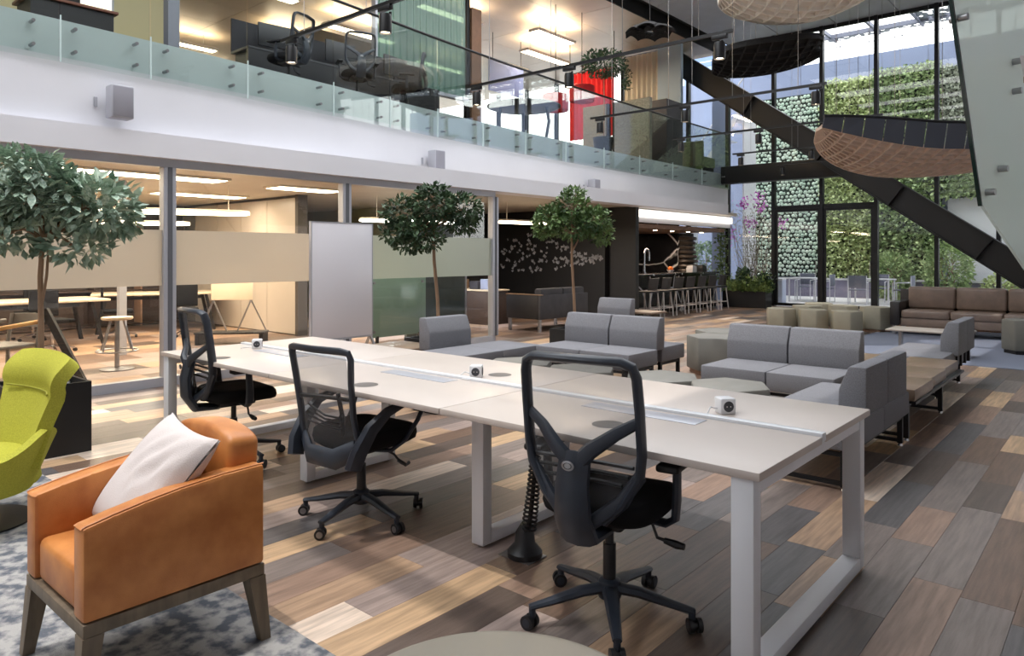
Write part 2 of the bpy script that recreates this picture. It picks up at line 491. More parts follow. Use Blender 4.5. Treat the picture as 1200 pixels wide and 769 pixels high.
# shelving along the back wall of the office
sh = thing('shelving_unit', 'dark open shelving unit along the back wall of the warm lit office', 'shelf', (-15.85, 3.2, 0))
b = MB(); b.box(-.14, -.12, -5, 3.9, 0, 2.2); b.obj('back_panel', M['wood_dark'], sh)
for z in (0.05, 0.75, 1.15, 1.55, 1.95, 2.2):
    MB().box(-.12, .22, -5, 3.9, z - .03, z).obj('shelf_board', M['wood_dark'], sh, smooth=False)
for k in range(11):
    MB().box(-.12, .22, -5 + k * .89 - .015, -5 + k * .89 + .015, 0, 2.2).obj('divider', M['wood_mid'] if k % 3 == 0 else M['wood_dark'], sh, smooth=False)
# linear ring pendants
ringm = mat('pendant_white', (225, 215, 200), 0.4)
def ring_pendant(x, y, z, L, W, rz, label, watts=26, col='lamp_warm'):
    t = thing('ring_pendant', label, 'pendant lamp', (x, y, z), rz, 'glowing ring pendants behind the glass')
    def loop(off):
        pts = []
        r = W / 2
        for s_, cx in ((1, L / 2 - r), (-1, -(L / 2 - r))):
            for k in range(9):
                a = -math.pi / 2 + math.pi * k / 8
                pts.append((cx + s_ * r * math.cos(a), s_ * r * math.sin(a), off))
        return pts
    MB().tube(loop(0.015), 0.022, 6, True).obj('ring_body', ringm, t)
    MB().tube(loop(-0.012), 0.017, 6, True).obj('light_strip', M[col], t)
    w = MB()
    for s_ in (-1, 1): w.cyl((s_ * (L / 2 - W / 2), 0, 0.03), (s_ * (L / 2 - W / 2), 0, 2.55 - z), 0.006, n=6)
    w.obj('cable', ringm, t)
    area_lamp((0, 0, -0.05), L * .8, W, watts, (255, 236, 212) if col == 'lamp_warm' else (240, 245, 255), t)
ring_pendant(-11.1, 4.75, 2.12, 2.4, .6, R(68), 'long glowing oval ring pendant behind the left glass post')
ring_pendant(-12.8, 1.9, 2.1, 2.4, .6, R(68), 'glowing oval ring pendant behind the crown of the left tree')
ring_pendant(-13.9, 5.2, 2.05, 2.2, .6, R(68), 'far glowing ring pendant deep in the office above the second table')
ring_pendant(-10.2, 9.0, 2.1, 2.2, .6, R(75), 'white glowing ring pendant above the mobile whiteboard', 90, 'lamp_white')
ring_pendant(-9.7, 11.6, 2.15, 1.6, .5, R(85), 'glowing ring pendant in the black lounge beside the end post', 18)
# ceiling slots of light in the office
for i, (x, y, L) in enumerate(((-10.6, 0.9, 2.6), (-10.0, 3.9, 2.4), (-12.6, 3.4, 2.6), (-12.6, 6.0, 1.6), (-14.6, 2.0, 2.6), (-10.2, 6.6, 1.2))):
    t = thing('ceiling_slot_light', ('ceiling slot light nearest the left glass bay of the office', 'ceiling slot light between the two left glass bays', 'ceiling slot light in the middle of the office', 'ceiling slot light in front of the beige panel wall', 'ceiling slot light deep at the back of the office', 'short ceiling slot light beside the middle glass post')[i], 'ceiling light', (x, y, 2.55), 0, 'slot lights in the office ceiling')
    MB().box(-.26, .26, -L / 2, L / 2, -.03, 0).obj('housing', ringm, t, smooth=False)
    MB().box(-.22, .22, -L / 2 + .04, L / 2 - .04, -.036, -.03).obj('diffuser', M['lamp_warm'], t, smooth=False)
    area_lamp((0, 0, -.05), .24, L - .1, 40, (255, 234, 208), t)

# meeting tables, chairs, stool inside
topm = mat('pale_table_top', (206, 190, 166), 0.35)
def meeting_table(x, y, L, W, rz, label):
    t = thing('meeting_table', label, 'table', (x, y, 0), rz)
    MB().box(-L / 2, L / 2, -W / 2, W / 2, 0.70, 0.74, 0.01).obj('tabletop', topm, t)
    for sx in (-1, 1):
        for sy in (-1, 1):
            MB().bar((sx * (L / 2 - .25), sy * (W / 2 - .1), 0.70), (sx * (L / 2 - .1), sy * (W / 2 - .05), 0), .05, .05).obj('leg', M['black_metal'], t)
    MB().box(-L / 2 + .3, L / 2 - .3, -.03, .03, .60, .66).obj('beam', M['black_metal'], t)
    return t
meeting_table(-13.35, 2.3, 4.6, 1.1, R(90), 'long pale meeting table seen through the left glass behind the tree trunk')
meeting_table(-14.4, 6.0, 2.2, 1.0, R(70), 'second pale table at the back of the office behind the left glass post')
def shell_chair(x, y, rz, label):
    t = thing('swivel_chair', label, 'chair', (x, y, 0), rz, 'dark swivel chairs around the office tables')
    MB().box(-.23, .23, -.22, .24, .44, .50, .025).obj('seat', M['black_fabric'], t)
    MB().box(-.21, .21, -.26, -.22, .52, .92, .015).obj('backrest', M['black_fabric'], t)
    MB().cyl((0, 0, .08), (0, 0, .44), .025, n=8).obj('gas_lift', M['chrome'], t)
    for k in range(5):
        a = k * 2 * math.pi / 5
        l = MB().bar((0, 0, .1), (.3 * math.cos(a), .3 * math.sin(a), .06), .04, .025).obj('leg', M['chrome'], t)
        MB().cyl((.3 * math.cos(a), .3 * math.sin(a) - .02, .028), (.3 * math.cos(a), .3 * math.sin(a) + .02, .028), .028, n=8).obj('caster', M['black_plastic'], l)
    return t
s0 = shell_chair(-12.3, 3.6, R(-80), 'dark swivel chair with chrome five star base, nearest the round stool')
for x, y, rz, lb in ((-12.35, 2.5, -95, 'dark swivel chair on the near side of the long table, behind the left tree'), (-14.3, 3.9, 90, 'dark swivel chair on the far side of the long table end'),
                     (-14.3, 2.6, 80, 'dark swivel chair on the far side of the long table, middle'), (-13.6, 5.0, -20, 'dark swivel chair in front of the second office table'),
                     (-13.0, 5.9, -120, 'dark swivel chair at the end of the second office table')):
    dup(s0, (x, y, 0), R(rz), lb)
# round bar stool with ring
t = thing('bar_stool', 'round pale seated stool with splayed steel legs and ring behind the left glass', 'stool', (-9.81, 3.6, 0))
MB().lathe([(0, .63), (.17, .635), (.185, .65), (.18, .67), (0, .672)], 28).obj('seat', mat('stool_seat', (206, 186, 158), 0.5), t)
MB().lathe([(0, 0), (.2, 0), (.2, .012), (.03, .03), (.03, .3), (.028, .63)], 24).obj('pedestal', M['steel'], t)
for k in range(4):
    a = k * math.pi / 2 + .5
    MB().tube([(.1 * math.cos(a), .1 * math.sin(a), .63), (.15 * math.cos(a), .15 * math.sin(a), .5), (.24 * math.cos(a), .24 * math.sin(a), .24)], .011, 6).obj('leg', M['steel'], t)
MB().tube([(.24 * math.cos(k * math.pi / 12), .24 * math.sin(k * math.pi / 12), .24) for k in range(24)], .011, 6, True).obj('foot_ring', M['steel'], t)
# wooden arm chair seen through the glass
t = thing('wooden_armchair', 'light wood armchair with curved arm behind the glass next to the green chair', 'chair', (-9.6, 2.3, 0), R(20))
aw = mat('honey_wood', (206, 160, 96), 0.5, var=0.15, scale=4)
gm = mat('grey_frame', (128, 124, 120), 0.5)
MB().box(-.25, .25, -.25, .25, .42, .46, .02).obj('seat', gm, t)
for s_ in (-1, 1):
    MB().tube([(s_ * .27, -.25, 0), (s_ * .27, -.25, .6), (s_ * .27, -.2, .66), (s_ * .27, .24, .70)], .024, 8).obj('arm', aw if s_ > 0 else gm, t)
    MB().tube([(s_ * .25, .25, 0), (s_ * .25, .25, .45), (s_ * .24, .3, .78)], .022, 8).obj('leg', gm, t)
MB().sheet(lambda u, v: (-.25 + .5 * u, .30 - .08 * math.sin(math.pi * u) * -1, .62 + .16 * v), 8, 2, .02).obj('backrest', gm, t)
# black trestle frame by the glass
t = thing('trestle_frame', 'black slanted trestle frame standing between the wood armchair and the stool', 'trestle', (-9.15, 2.75, 0))
MB().bar((-.15, -.1, .84), (.3, .15, 0.03), .035, .09).obj('leg', M['black_metal'], t)
MB().bar((-.15, -.1, .84), (-.3, .3, 0.03), .035, .07).obj('leg', M['black_metal'], t)
MB().bar((-.23, .1, .42), (.08, .03, .42), .015, .02).obj('brace', M['steel'], t)
# white flip board on a V trestle
t = thing('flip_board', 'small cream board on a V shaped trestle in front of the beige panels', 'whiteboard', (-11.25, 5.9, 0), R(48))
MB().box(-.33, .33, -.012, .012, .72, 1.28, .004).obj('board', mat('cream_board', (226, 206, 182), 0.4), t)
for s_ in (-1, 1):
    MB().bar((s_ * .3, 0, .72), (s_ * .08, 0, .2), .03, .02).obj('leg', M['steel'], t)
    MB().bar((s_ * .3, 0, .72), (s_ * .52, .1, .2), .03, .02).obj('leg', M['steel'], t)
MB().box(-.55, .55, -.2, .2, .17, .2, .005).obj('base_shelf', M['black_metal'], t)
for s_ in (-1, 1): MB().box(s_ * .5 - .03, s_ * .5 + .03, -.2, .2, 0, .17).obj('foot', M['black_metal'], t)
t = thing('glass_board', 'pale green glass writing board with steel corner buttons behind the glass', 'glass board', (-8.85, 7.45, 0))
MB().box(-.01, .01, -.6, .55, .18, 1.12, .003).obj('panel', mat('green_board', (156, 186, 168), 0.15, coat=0.5), t)
b = MB()
for y in (-.52, .47):
    for z in (.27, 1.03): b.cyl((.01, y, z), (.03, y, z), .022, n=10)
b.obj('standoff', M['steel'], t)
for y in (-.45, .4): MB().box(-.25, .25, y - .02, y + .02, 0, .04).box(-.02, .02, y - .02, y + .02, .04, .2).obj('foot', M['black_metal'], t)
t = thing('partition_screen', 'dark grey green upright partition screen right of the glass board', 'partition', (-9.7, 9.0, 0))
MB().box(-.03, .03, -.7, .75, 0, 2.0).obj('panel', mat('dark_green_screen', (58, 72, 70), 0.4, var=.05), t)
MB().box(-.035, .035, .76, .80, 0, 2.0).obj('edge_profile', M['alu'], t)
t = thing('side_counter', 'dark counter with papers and boxes behind the end glass post', 'counter', (-11.0, 11.2, 0))
MB().box(-.9, .9, -.3, .3, 0, .7, .01).obj('body', M['wood_dark'], t)
MB().box(-.92, .92, -.32, .32, .7, .73, .006).obj('worktop', topm, t)
for k, (x, z, c) in enumerate(((.62, .95, (150, 160, 190)), (.3, .9, (60, 60, 70)), (-.6, 1.12, (210, 214, 224)), (-.2, .93, (110, 84, 60)))):
    o = MB().box(-11.0 + x - .12, -11.0 + x + .12, 11.05, 11.3, .731, z, .008).obj('storage_box', mat('box_tone_%d' % k, c, 0.5))
    tag(o, ('blue grey box on the dark counter behind the end post', 'low charcoal box on the dark counter', 'tall pale box at the left end of the dark counter', 'brown box on the left part of the dark counter')[k], 'box')

# ------------------------------------------------------------------ lounge: black wall with paper butterflies
lw = struct(MB().box(-13.2, -11.25, 13.74, 13.85, 0, 2.5).box(-11.24, -9.15, 13.74, 13.85, 0, 2.5).box(-9.15, -9.11, 13.70, 13.86, 0, 2.5).obj('wall_butterflies', mat('black_matt_panel', (24, 23, 24), 0.5, var=.15, scale=1.0)))
bfm = mat('paper_white', (138, 138, 142), 0.7)
bf = None
br = random.Random(5)
for k in range(130):
    u = br.random(); x = -12.3 + 3.1 * u; z = 1.42 + .55 * (1 - u * .75) * br.uniform(-.62, 1.0) * (.6 + .8 * math.sin(math.pi * min(1, u + .1))) - .08 * u
    if bf is None:
        V = [(0, 0, -.03), (0, 0, .03), (.055, -.02, .05), (.05, -.018, -.04), (-.055, -.02, .05), (-.05, -.018, -.04)]
        o = mesh_obj('butterfly', V, [(0, 1, 2, 3), (1, 0, 5, 4)], bfm, lw); bf = o
    else:
        o = bf.copy(); COL.objects.link(o); o.parent = lw
    o.location = (x, 13.735, z); o.rotation_euler = (br.uniform(-.3, .3), br.uniform(-1.2, 1.2), 0)
    s = br.uniform(.5, .95); o.scale = (s, s, s)
tv = thing('television', 'large black wall television at the left end of the butterfly wall', 'television', (-12.75, 13.73, 0))
MB().box(-.55, .35, -.06, 0, .95, 1.62, .006).obj('bezel', M['black_plastic'], tv)
MB().box(-.53, .33, -.062, -.06, .97, 1.60).obj('screen', mat('screen_black', (12, 13, 16), 0.08), tv)
# black booth sofa, seen from behind
t = thing('booth_sofa', 'black high sided booth sofa with grey back cushions before the butterfly wall', 'sofa', (-8.42, 10.5, 0))
bk = mat('booth_black', (30, 29, 31), 0.55, var=.1)
bg = mat('booth_grey', (66, 64, 66), 0.8, var=.1)
MB().box(-.06, 0, 0, 1.55, .24, .70, .012).obj('back_panel', bg, t)
MB().box(-.86, -.06, 0, .07, .24, .70, .012).obj('side_panel', bk, t)
MB().box(-.86, -.06, .07, 1.55, .24, .44, .03).obj('seat', bk, t)
for k in range(2): MB().box(-.24, -.065, .1 + k * .72, .1 + k * .72 + .70, .45, .82, .04).obj('back_cushion', bg, t)
MB().box(-.87, 0.005, -.005, .08, .70, .712).obj('top_trim', mat('trim_brass', (150, 120, 90), .4, .3), t)
for x in (-.8, -.06):
    for y in (.05, 1.5): MB().box(x - .025, x + .025, y - .025, y + .025, 0, .24).obj('leg', M['steel'], t)

# ------------------------------------------------------------------ bar corner
marble = bpy.data.materials.new('black_marble'); marble.use_nodes = True
nt = marble.node_tree; pb = nt.nodes['Principled BSDF']; pb.inputs['Roughness'].default_value = 0.18
tc = nt.nodes.new('ShaderNodeTexCoord'); mp = nt.nodes.new('ShaderNodeMapping'); mp.inputs['Rotation'].default_value = (R(50), R(20), R(10))
nz = nt.nodes.new('ShaderNodeTexNoise'); nz.inputs['Scale'].default_value = 1.1; nz.inputs['Detail'].default_value = 3
mx = nt.nodes.new('ShaderNodeMix'); mx.data_type = 'RGBA'; mx.inputs['Factor'].default_value = 0.22
vo = nt.nodes.new('ShaderNodeTexVoronoi'); vo.feature = 'DISTANCE_TO_EDGE'; vo.inputs['Scale'].default_value = 0.75
rp = nt.nodes.new('ShaderNodeValToRGB')
rp.color_ramp.elements[0].position = 0.0; rp.color_ramp.elements[0].color = (0.85, 0.85, 0.87, 1)
rp.color_ramp.elements[1].position = 0.014; rp.color_ramp.elements[1].color = (0.012, 0.012, 0.014, 1)
nt.links.new(tc.outputs['Object'], mp.inputs[0]); nt.links.new(mp.outputs[0], nz.inputs['Vector'])
nt.links.new(mp.outputs[0], mx.inputs['A']); nt.links.new(nz.outputs['Color'], mx.inputs['B'])
nt.links.new(mx.outputs['Result'], vo.inputs['Vector']); nt.links.new(vo.outputs['Distance'], rp.inputs[0]); nt.links.new(rp.outputs[0], pb.inputs['Base Color'])
struct(MB().box(-11.6, -11.5, 14.0, 19.6, 0, 2.55).box(-11.5, -10.15, 19.1, 19.2, 0, 2.55).obj('wall_bar', marble))
struct(MB().box(-9.75, -9.2, 14.05, 14.15, 0, 2.2).obj('trim_4', M['wood_dark']))
t = thing('bar_counter', 'black marble bar counter with white veins behind the row of bar stools', 'bar counter', (-9.35, 17.0, 0))
MB().box(-.3, .3, -2.3, 2.3, 0, .94).obj('body', marble, t)
MB().box(-.36, .36, -2.4, 2.4, .94, .99, .004).obj('worktop', marble, t)
t = thing('back_bar_cabinet', 'black back bar cabinet with dark wooden shelves along the marble wall', 'cabinet', (-11.2, 16.4, 0))
MB().box(-.29, .29, -2.2, 2.4, 0, .92, .005).obj('body', M['black_metal'], t)
MB().box(-.29, .29, -2.2, 2.4, .92, .96, .004).obj('worktop', marble, t)
for z in (1.3, 1.7): MB().box(-.29, -.02, -2.2, -1.2, z, z + .03).obj('shelf', M['wood_mid'], t)
t = thing('faucet', 'tall chrome gooseneck faucet rising from the bar counter', 'faucet', (-9.5, 16.1, .99))
pts = [(0, 0, 0), (0, 0, .42)] + [(0, -.09 + .09 * math.cos(a), .42 + .12 * math.sin(a)) for a in np.linspace(.3, math.pi, 9)] + [(0, -.18, .28)]
MB().tube([(0, p[1] * -1.3, p[2] * 1.15) for p in pts], .028, 10).obj('spout', M['chrome'], t)
MB().lathe([(0, 0), (.04, 0), (.04, .02), (.025, .06), (0, .06)], 14).obj('base', M['chrome'], t)
MB().tube([(0, -.05, .06), (0, -.05, .2), (.02, -.06, .26)], .014, 8).obj('lever', M['chrome'], t)
# stacked dark drum column behind the bar
t = thing('louvred_column', 'dark column of stacked rounded louvres with warm light behind the bar', 'column', (-10.2, 19.55, 0))
dm = mat('louvre_bronze', (74, 66, 60), 0.35, .3, var=.2)
MB().lathe([(.3, .0), (.3, 2.1), (0, 2.1)], 20).obj('core', M['black_metal'], t)
for k in range(8):
    r_ = .40 + .04 * math.sin(k * .9)
    o = MB().lathe([(.28, .95 + k * .135), (r_ - .03, .955 + k * .135), (r_, 1.0 + k * .135), (r_ - .03, 1.05 + k * .135), (.28, 1.06 + k * .135)], 24).obj('louvre', dm, t)
o = thing('bar_bowl', 'small orange flower bowl on the bar counter', 'bowl', (-9.35, 17.2, .99))
MB().lathe([(0, 0), (.05, 0), (.1, .08), (.09, .08), (.045, .015), (0, .012)], 16).obj('bowl', M['white'], o)
MB().ball((0, 0, .11), .07, 10, (1, 1, .9)).obj('flower', mat('orange_flower', (230, 120, 40), .6), o)
for k, (y, lb) in enumerate(((18.3, 'white canister on the far end of the bar counter'), (18.9, 'black square canister at the window end of the bar counter'))):
    o = thing('canister', lb, 'canister', (-9.3, y, .99))
    MB().box(-.1, .1, -.12, .12, 0, .16, .01).obj('body', M['white'] if k == 0 else M['black_plastic'], o)
    MB().box(-.08, .08, -.1, .1, .16, .19, .008).obj('lid', M['steel'] if k == 0 else M['black_metal'], o)
# canopy and cove light over the bar
t = thing('bar_canopy', 'low walnut ceiling canopy over the bar with small downlights', 'canopy', (0, 0, 0))
cp = [(-11.5, 14.2), (-11.5, 19.2), (-8.75, 19.2)] + [(-8.75 - .9 * (1 - math.cos(a)), 13.6 + .9 - .9 * math.sin(a)) for a in np.linspace(0, math.pi / 2, 7)]
MB().prism(cp, 2.1, 2.2, 'z').obj('panel', M['wood_mid'], t)
for y in (14.5, 15.4, 16.3, 17.2, 18.1, 18.9):
    o = MB().lathe([(0, 0), (.045, 0), (.05, .012), (.05, .015)], 12).obj('downlight', M['lamp_warm'], t); o.location = (-9.3, y, 2.087)
area_lamp((-9.6, 16.8, 2.08), .3, 4, 45, (255, 226, 196), t)
t = thing('cove_light', 'bright white cove light running under the wall above the bar', 'cove light', (0, 0, 0))
MB().box(-8.62, -8.56, 13.9, 19.3, 2.34, 2.5).obj('diffuser', glow('cove_glow', (255, 246, 236), 1.7), t, smooth=False)
MB().box(-8.7, -8.62, 13.9, 19.3, 2.22, 2.53).obj('housing', M['white'], t, smooth=False)
# counter stools
sw = mat('stool_leg_white', (206, 200, 196), 0.35, 0.3)
def counter_stool():
    t = thing('counter_stool', 'x', 'stool', (0, 0, 0), 0, 'black backed counter stools along the bar')
    MB().box(-.21, .21, -.2, .2, .58, .62, .015).obj('seat', M['black_plastic'], t)
    MB().sheet(lambda u, v: (.20 + .05 * v - .06 * (2 * u - 1) ** 2, -.22 + .44 * u, .64 + .28 * v), 6, 3, .02).obj('backrest', mat('stool_shell', (60, 58, 58), .5), t)
    for sx in (-1, 1):
        for sy in (-1, 1): MB().tube([(sx * .17, sy * .17, .59), (sx * .22, sy * .22, 0)], .016, 6).obj('leg', sw, t)
    MB().tube([(.2, -.2, .2), (.2, .2, .2), (-.2, .2, .2), (-.2, -.2, .2)], .01, 6, True).obj('foot_rail', sw, t)
    return t
cs = counter_stool()
ords = ('nearest the lounge, first', 'second', 'third', 'fourth', 'fifth', 'sixth', 'seventh and nearest the window')
for k in range(7):
    loc = (-8.62, 14.75 + k * .62, 0)
    lb = 'black backed counter stool, %s in the row along the bar' % ords[k]
    if k == 0: cs.location = loc; cs['label'] = lb
    else: dup(cs, loc, 0, lb)

# ------------------------------------------------------------------ curtain wall at the far end
MX = [-10.52, -9.23, -7.84, -6.51, -5.13, -3.74, -2.45, -1.15, .15, 1.45, 2.75, 4.05]
CY = 20.5
bm_ = mat('black_mullion', (20, 22, 26), 0.4, .2)
n = 5
for a, b in zip(MX, MX[1:]):
    w = MB().box(a - .045, a + .045, CY - .08, CY + .08, 0, 7.75)
    door = a in (-7.84, -6.51)
    if not door: w.box(a + .045, b - .045, CY - .05, CY + .05, 0, .08)
    w.box(a + .045, b - .045, CY - .05, CY + .05, 2.76, 2.86) if door else None
    w.box(a + .045, b - .045, CY - .04, CY + .04, 7.65, 7.75)
    o = struct(w.obj('window_%d' % n, bm_, smooth=False)); n += 1
    MB().box(a + .045, b - .045, CY - .006, CY + .006, 2.86 if door else .08, 7.65).obj('pane', M['clear_glass'], o, smooth=False)
for k, (a, b) in enumerate(((-7.84, -6.51), (-6.51, -5.13))):
    d = struct(MB().box(a + .05, a + .11, CY - .03, CY + .03, 0.02, 2.76).box(b - .11 if k == 0 else b - .13, b - .05, CY - .03, CY + .03, .02, 2.76).box(a + .11, b - .11, CY - .03, CY + .03, .02, .1).box(a + .11, b - .11, CY - .03, CY + .03, 2.68, 2.76).obj('door_%d' % (k + 1), bm_, smooth=False))
    MB().box(a + .11, b - .11, CY - .005, CY + .005, .1, 2.68).obj('pane', M['clear_glass'], d, smooth=False)
    MB().bar((b - .14, CY - .07, .9), (b - .14, CY - .07, 1.3), .02, .02, up=(1, 0, 0)).obj('door_handle', M['steel'], d)
MX2 = [-18.5, -17.1, -15.7, -14.3, -12.9, -11.7, -10.52]
for a, b in zip(MX2, MX2[1:]):
    w = MB().box(a - .05, a + .05, CY - .08, CY + .08, 3.86, 7.6)
    o = struct(w.obj('window_%d' % n, bm_, smooth=False)); n += 1
    MB().box(a + .05, b - .05, CY - .006, CY + .006, 3.86, 7.6).obj('pane', M['clear_glass'], o, smooth=False)
beamm = mat('black_steel_beam', (18, 16, 16), 0.5, var=.1, scale=2)
struct(MB().box(-9.23, 4.5, CY - .5, CY - .1, 3.56, 4.06, .01).obj('trim_5', beamm))
# big diagonal brace: I-section with a visible web
db = MB()
A, B = Vector((-10.75, 19.75, 7.5)), Vector((-.6, 19.75, .12))
db.bar(A, B, .30, .55, up=(0, 1, 0)) if False else None
d = (B - A).normalized(); up = Vector((0, 1, 0)).cross(d).normalized()
if up.z < 0: up = -up
for s_ in (-1, 1):
    c = up * (.29 * s_)
    db.bar(A + c, B + c, .36, .03, up=up)
db.bar(A, B, .2, .56, up=up)
struct(db.obj('trim_6', beamm, smooth=False))
for f in (.25, .45, .62, .8):
    p = A + (B - A) * f
    o = MB().bar(p - up * .275 + Vector((0, -.18, 0)), p + up * .275 + Vector((0, -.18, 0)), .02, .16, up=(0, 1, 0)).obj('stiffener', beamm, bpy.data.objects['trim_6'], smooth=False)

# low platform with white ledge before the curtain wall
t = thing('low_platform', 'low wooden platform with a white top along the window behind the sofa', 'platform', (0, 0, 0))
MB().box(-3.85, 4.0, 16.1, 16.9, 0, .3).obj('wood_front', M['wood_mid'], t)
MB().box(-3.87, 4.0, 16.08, 16.95, .3, .36, .006).obj('ledge', M['white'], t)

# ------------------------------------------------------------------ terrace and garden outside
struct(MB().box(-20, 8, 20.6, 28, -.2, 0).obj('terrace', mat('terrace_stone', (206, 204, 206), .7, var=.04, scale=3)))
bw = mat('blue_grey_render', (136, 148, 178), .7, var=.06, scale=.6)
struct(MB().box(-16.5, 6, 27.0, 27.4, 0, 8.45).obj('wall_garden', bw))
struct(MB().box(-10.45, -9.95, 22.0, 22.35, 0, 6.6).obj('trim_7', mat('pale_blue_pier', (140, 152, 184), .6)))
pl = thing('garden_wall_planter', 'long purple grey planter wall at the foot of the green wall', 'planter', (0, 0, 0))
MB().box(-11, 5, 26.0, 26.5, 0, .62, .01).obj('body', mat('violet_render', (126, 122, 142), .7, var=.05), pl)
MB().box(-11.02, 5.02, 25.96, 26.0, .60, .66).obj('coping', M['white'], pl)
green_a = mat('living_green', (168, 184, 124), .8, rgb2=(220, 230, 180), scale=3, spec=.2)
green_b = mat('living_dark_green', (126, 150, 104), .8, rgb2=(186, 204, 150), scale=5, spec=.2)
pale_r = mat('pale_rosette', (214, 226, 212), .7, rgb2=(180, 202, 186), scale=3, spec=.2)
dark_b = mat('wall_backing', (44, 56, 50), .9)
def leaf_wall(name, label, x0, x1, z0, z1, y, num, ls, m, holder=None):
    t = thing(name, label, 'green wall', (0, 0, 0))
    MB().box(x0, x1, y, y + .1, z0, z1).obj('backing', dark_b, t, smooth=False)
    P = np.stack([rng.uniform(x0, x1, num), y - rng.uniform(0, .22, num) - .08 * rng.uniform(-1, 1, num), rng.uniform(z0, z1, num)], 1)
    D = np.stack([rng.normal(0, .7, num), -np.abs(rng.normal(.6, .4, num)), rng.normal(-.1, .7, num)], 1)
    V, F = leaves(P, D, rng.uniform(.6, 1.3, num) * ls, ls * .36, .12)
    stuff(mesh_obj('foliage', V, F, m, t)); return t
leaf_wall('green_wall', 'yellow green living wall in the middle of the garden, behind the door', -8.45, -6.75, .66, 7.6, 26.6, 9000, .13, green_a)
leaf_wall('green_wall', 'darker green living wall section right of the glass door', -6.75, -4.7, .66, 7.7, 26.55, 9000, .14, green_b)
leaf_wall('green_wall', 'pale green living wall section high behind the stair glass', -4.7, -2.6, 4.3, 7.5, 26.6, 6000, .12, mat('living_pale', (176, 184, 164), .8, rgb2=(190, 196, 180), scale=4))
struct(MB().box(-4.6, 6, 26.9, 26.98, .6, 3.3).obj('trim_40', mat('white_garden_wall', (226, 228, 232), .7)))
leaf_wall('green_wall', 'green living wall strip above the white garden wall behind the sofa', -4.65, .6, 3.3, 4.3, 26.6, 5000, .13, green_b)
# rosette wall: pale round clumps set on a dark backing
t = thing('rosette_wall', 'living wall of pale round rosette plants left of the glass door', 'green wall', (0, 0, 0))
MB().box(-10.9, -8.45, 26.6, 26.7, .66, 7.3).obj('backing', dark_b, t, smooth=False)
VV, FF = [], []
i = 0
for a in range(17):
    for c in range(46):
        x = -10.85 + (a + .5 * (c % 2)) * .145 + br.uniform(-.03, .03); z = .75 + c * .143 + br.uniform(-.03, .03)
        r_ = br.uniform(.055, .085)
        V0 = [(x, 26.6 - .1, z)] + [(x + r_ * math.cos(k * 1.047), 26.6 - .04, z + r_ * math.sin(k * 1.047)) for k in range(6)] + [(x + r_ * .75 * math.cos(k * 1.047), 26.6, z + r_ * .75 * math.sin(k * 1.047)) for k in range(6)]
        VV += V0
        for k in range(6):
            k2 = (k + 1) % 6
            FF += [(i, i + 1 + k, i + 1 + k2), (i + 1 + k, i + 7 + k, i + 7 + k2, i + 1 + k2)]
        i += 13
stuff(mesh_obj('rosettes', VV, FF, pale_r, t))
# hedge and shrubs
def shrub(x, y, z0, rx, ry, rz_, num, ls, m, name, label, stem=True):
    t = thing(name, label, 'shrub', (x, y, z0))
    u = rng.normal(size=(num, 3)); u /= np.linalg.norm(u, axis=1, keepdims=True)
    rad = rng.uniform(.55, 1.05, (num, 1)) ** .6
    P = u * rad * np.array([rx, ry, rz_]) + np.array([0, 0, rz_])
    V, F = leaves(P, u + rng.normal(0, .7, (num, 3)), rng.uniform(.6, 1.3, num) * ls, ls * .34, .12)
    stuff(mesh_obj('foliage', V, F, m, t))
    if stem:
        b = MB()
        for k in range(5): b.tube([(0, 0, 0), (br.uniform(-.3, .3) * rx, br.uniform(-.3, .3) * ry, rz_ * .8), (br.uniform(-.7, .7) * rx, br.uniform(-.7, .7) * ry, rz_ * 1.5)], .012, 5)
        b.obj('stem', M['wood_mid'], t)
    return t
shrub(-5.85, 25.3, 0, .6, .4, .75, 2200, .12, green_b, 'hedge_shrub', 'rounded dense green shrub outside right of the door')
shrub(-4.3, 25.2, 0, .65, .5, .95, 2400, .12, green_b, 'hedge_shrub', 'tall dense green shrub outside behind the left end of the sofa')
shrub(-2.9, 25.2, 0, .55, .4, .45, 1200, .1, green_a, 'hedge_shrub', 'low pale green shrub outside behind the middle of the sofa')
shrub(-1.6, 25.2, 0, .55, .4, .55, 1200, .1, green_b, 'hedge_shrub', 'low green shrub outside behind the right part of the sofa')
shrub(-11.2, 23.0, 0, .8, .5, .95, 2200, .1, mat('grey_green', (104, 130, 104), .8, rgb2=(160, 180, 150), scale=5), 'hedge_shrub', 'grey green bush outside the window behind the bar')
# bougainvillea: thin branches, small leaves and magenta bracts
t = thing('bougainvillea', 'bougainvillea with magenta blossoms climbing outside left of the glass door', 'climbing plant', (-9.0, 21.9, 0))
b = MB(); tips = []
for k in range(26):
    x, y, z = br.uniform(-.3, .3), 0, 0; pts = [(x, y, z)]
    dx = br.uniform(-.16, .18)
    for q in range(6):
        x += dx + br.uniform(-.07, .07); y += br.uniform(-.07, .07); z += br.uniform(.35, .55); pts.append((x, y, z))
    b.tube(pts, [.014 - .0018 * q for q in range(7)], 5); tips += pts[2:]
b.obj('branch', mat('grey_branch', (128, 112, 104), .8), t)
tp = np.array(tips)
P = tp[rng.integers(0, len(tp), 1500)] + rng.normal(0, .14, (1500, 3)); V, F = leaves(P, rng.normal(size=(1500, 3)), .06, .02)
stuff(mesh_obj('foliage', V, F, mat('soft_leaf', (138, 140, 110), .8, rgb2=(180, 170, 150), scale=5), t))
cl = []
for c in ((-.75, 0, 2.2), (-.35, 0, 3.1), (.2, -.1, 3.25), (.25, -.1, 2.95), (.85, 0, 2.45), (-.1, 0, 2.5), (-.85, 0, 1.95)):
    cl.append(np.array(c) + rng.normal(0, .1, (55, 3)))
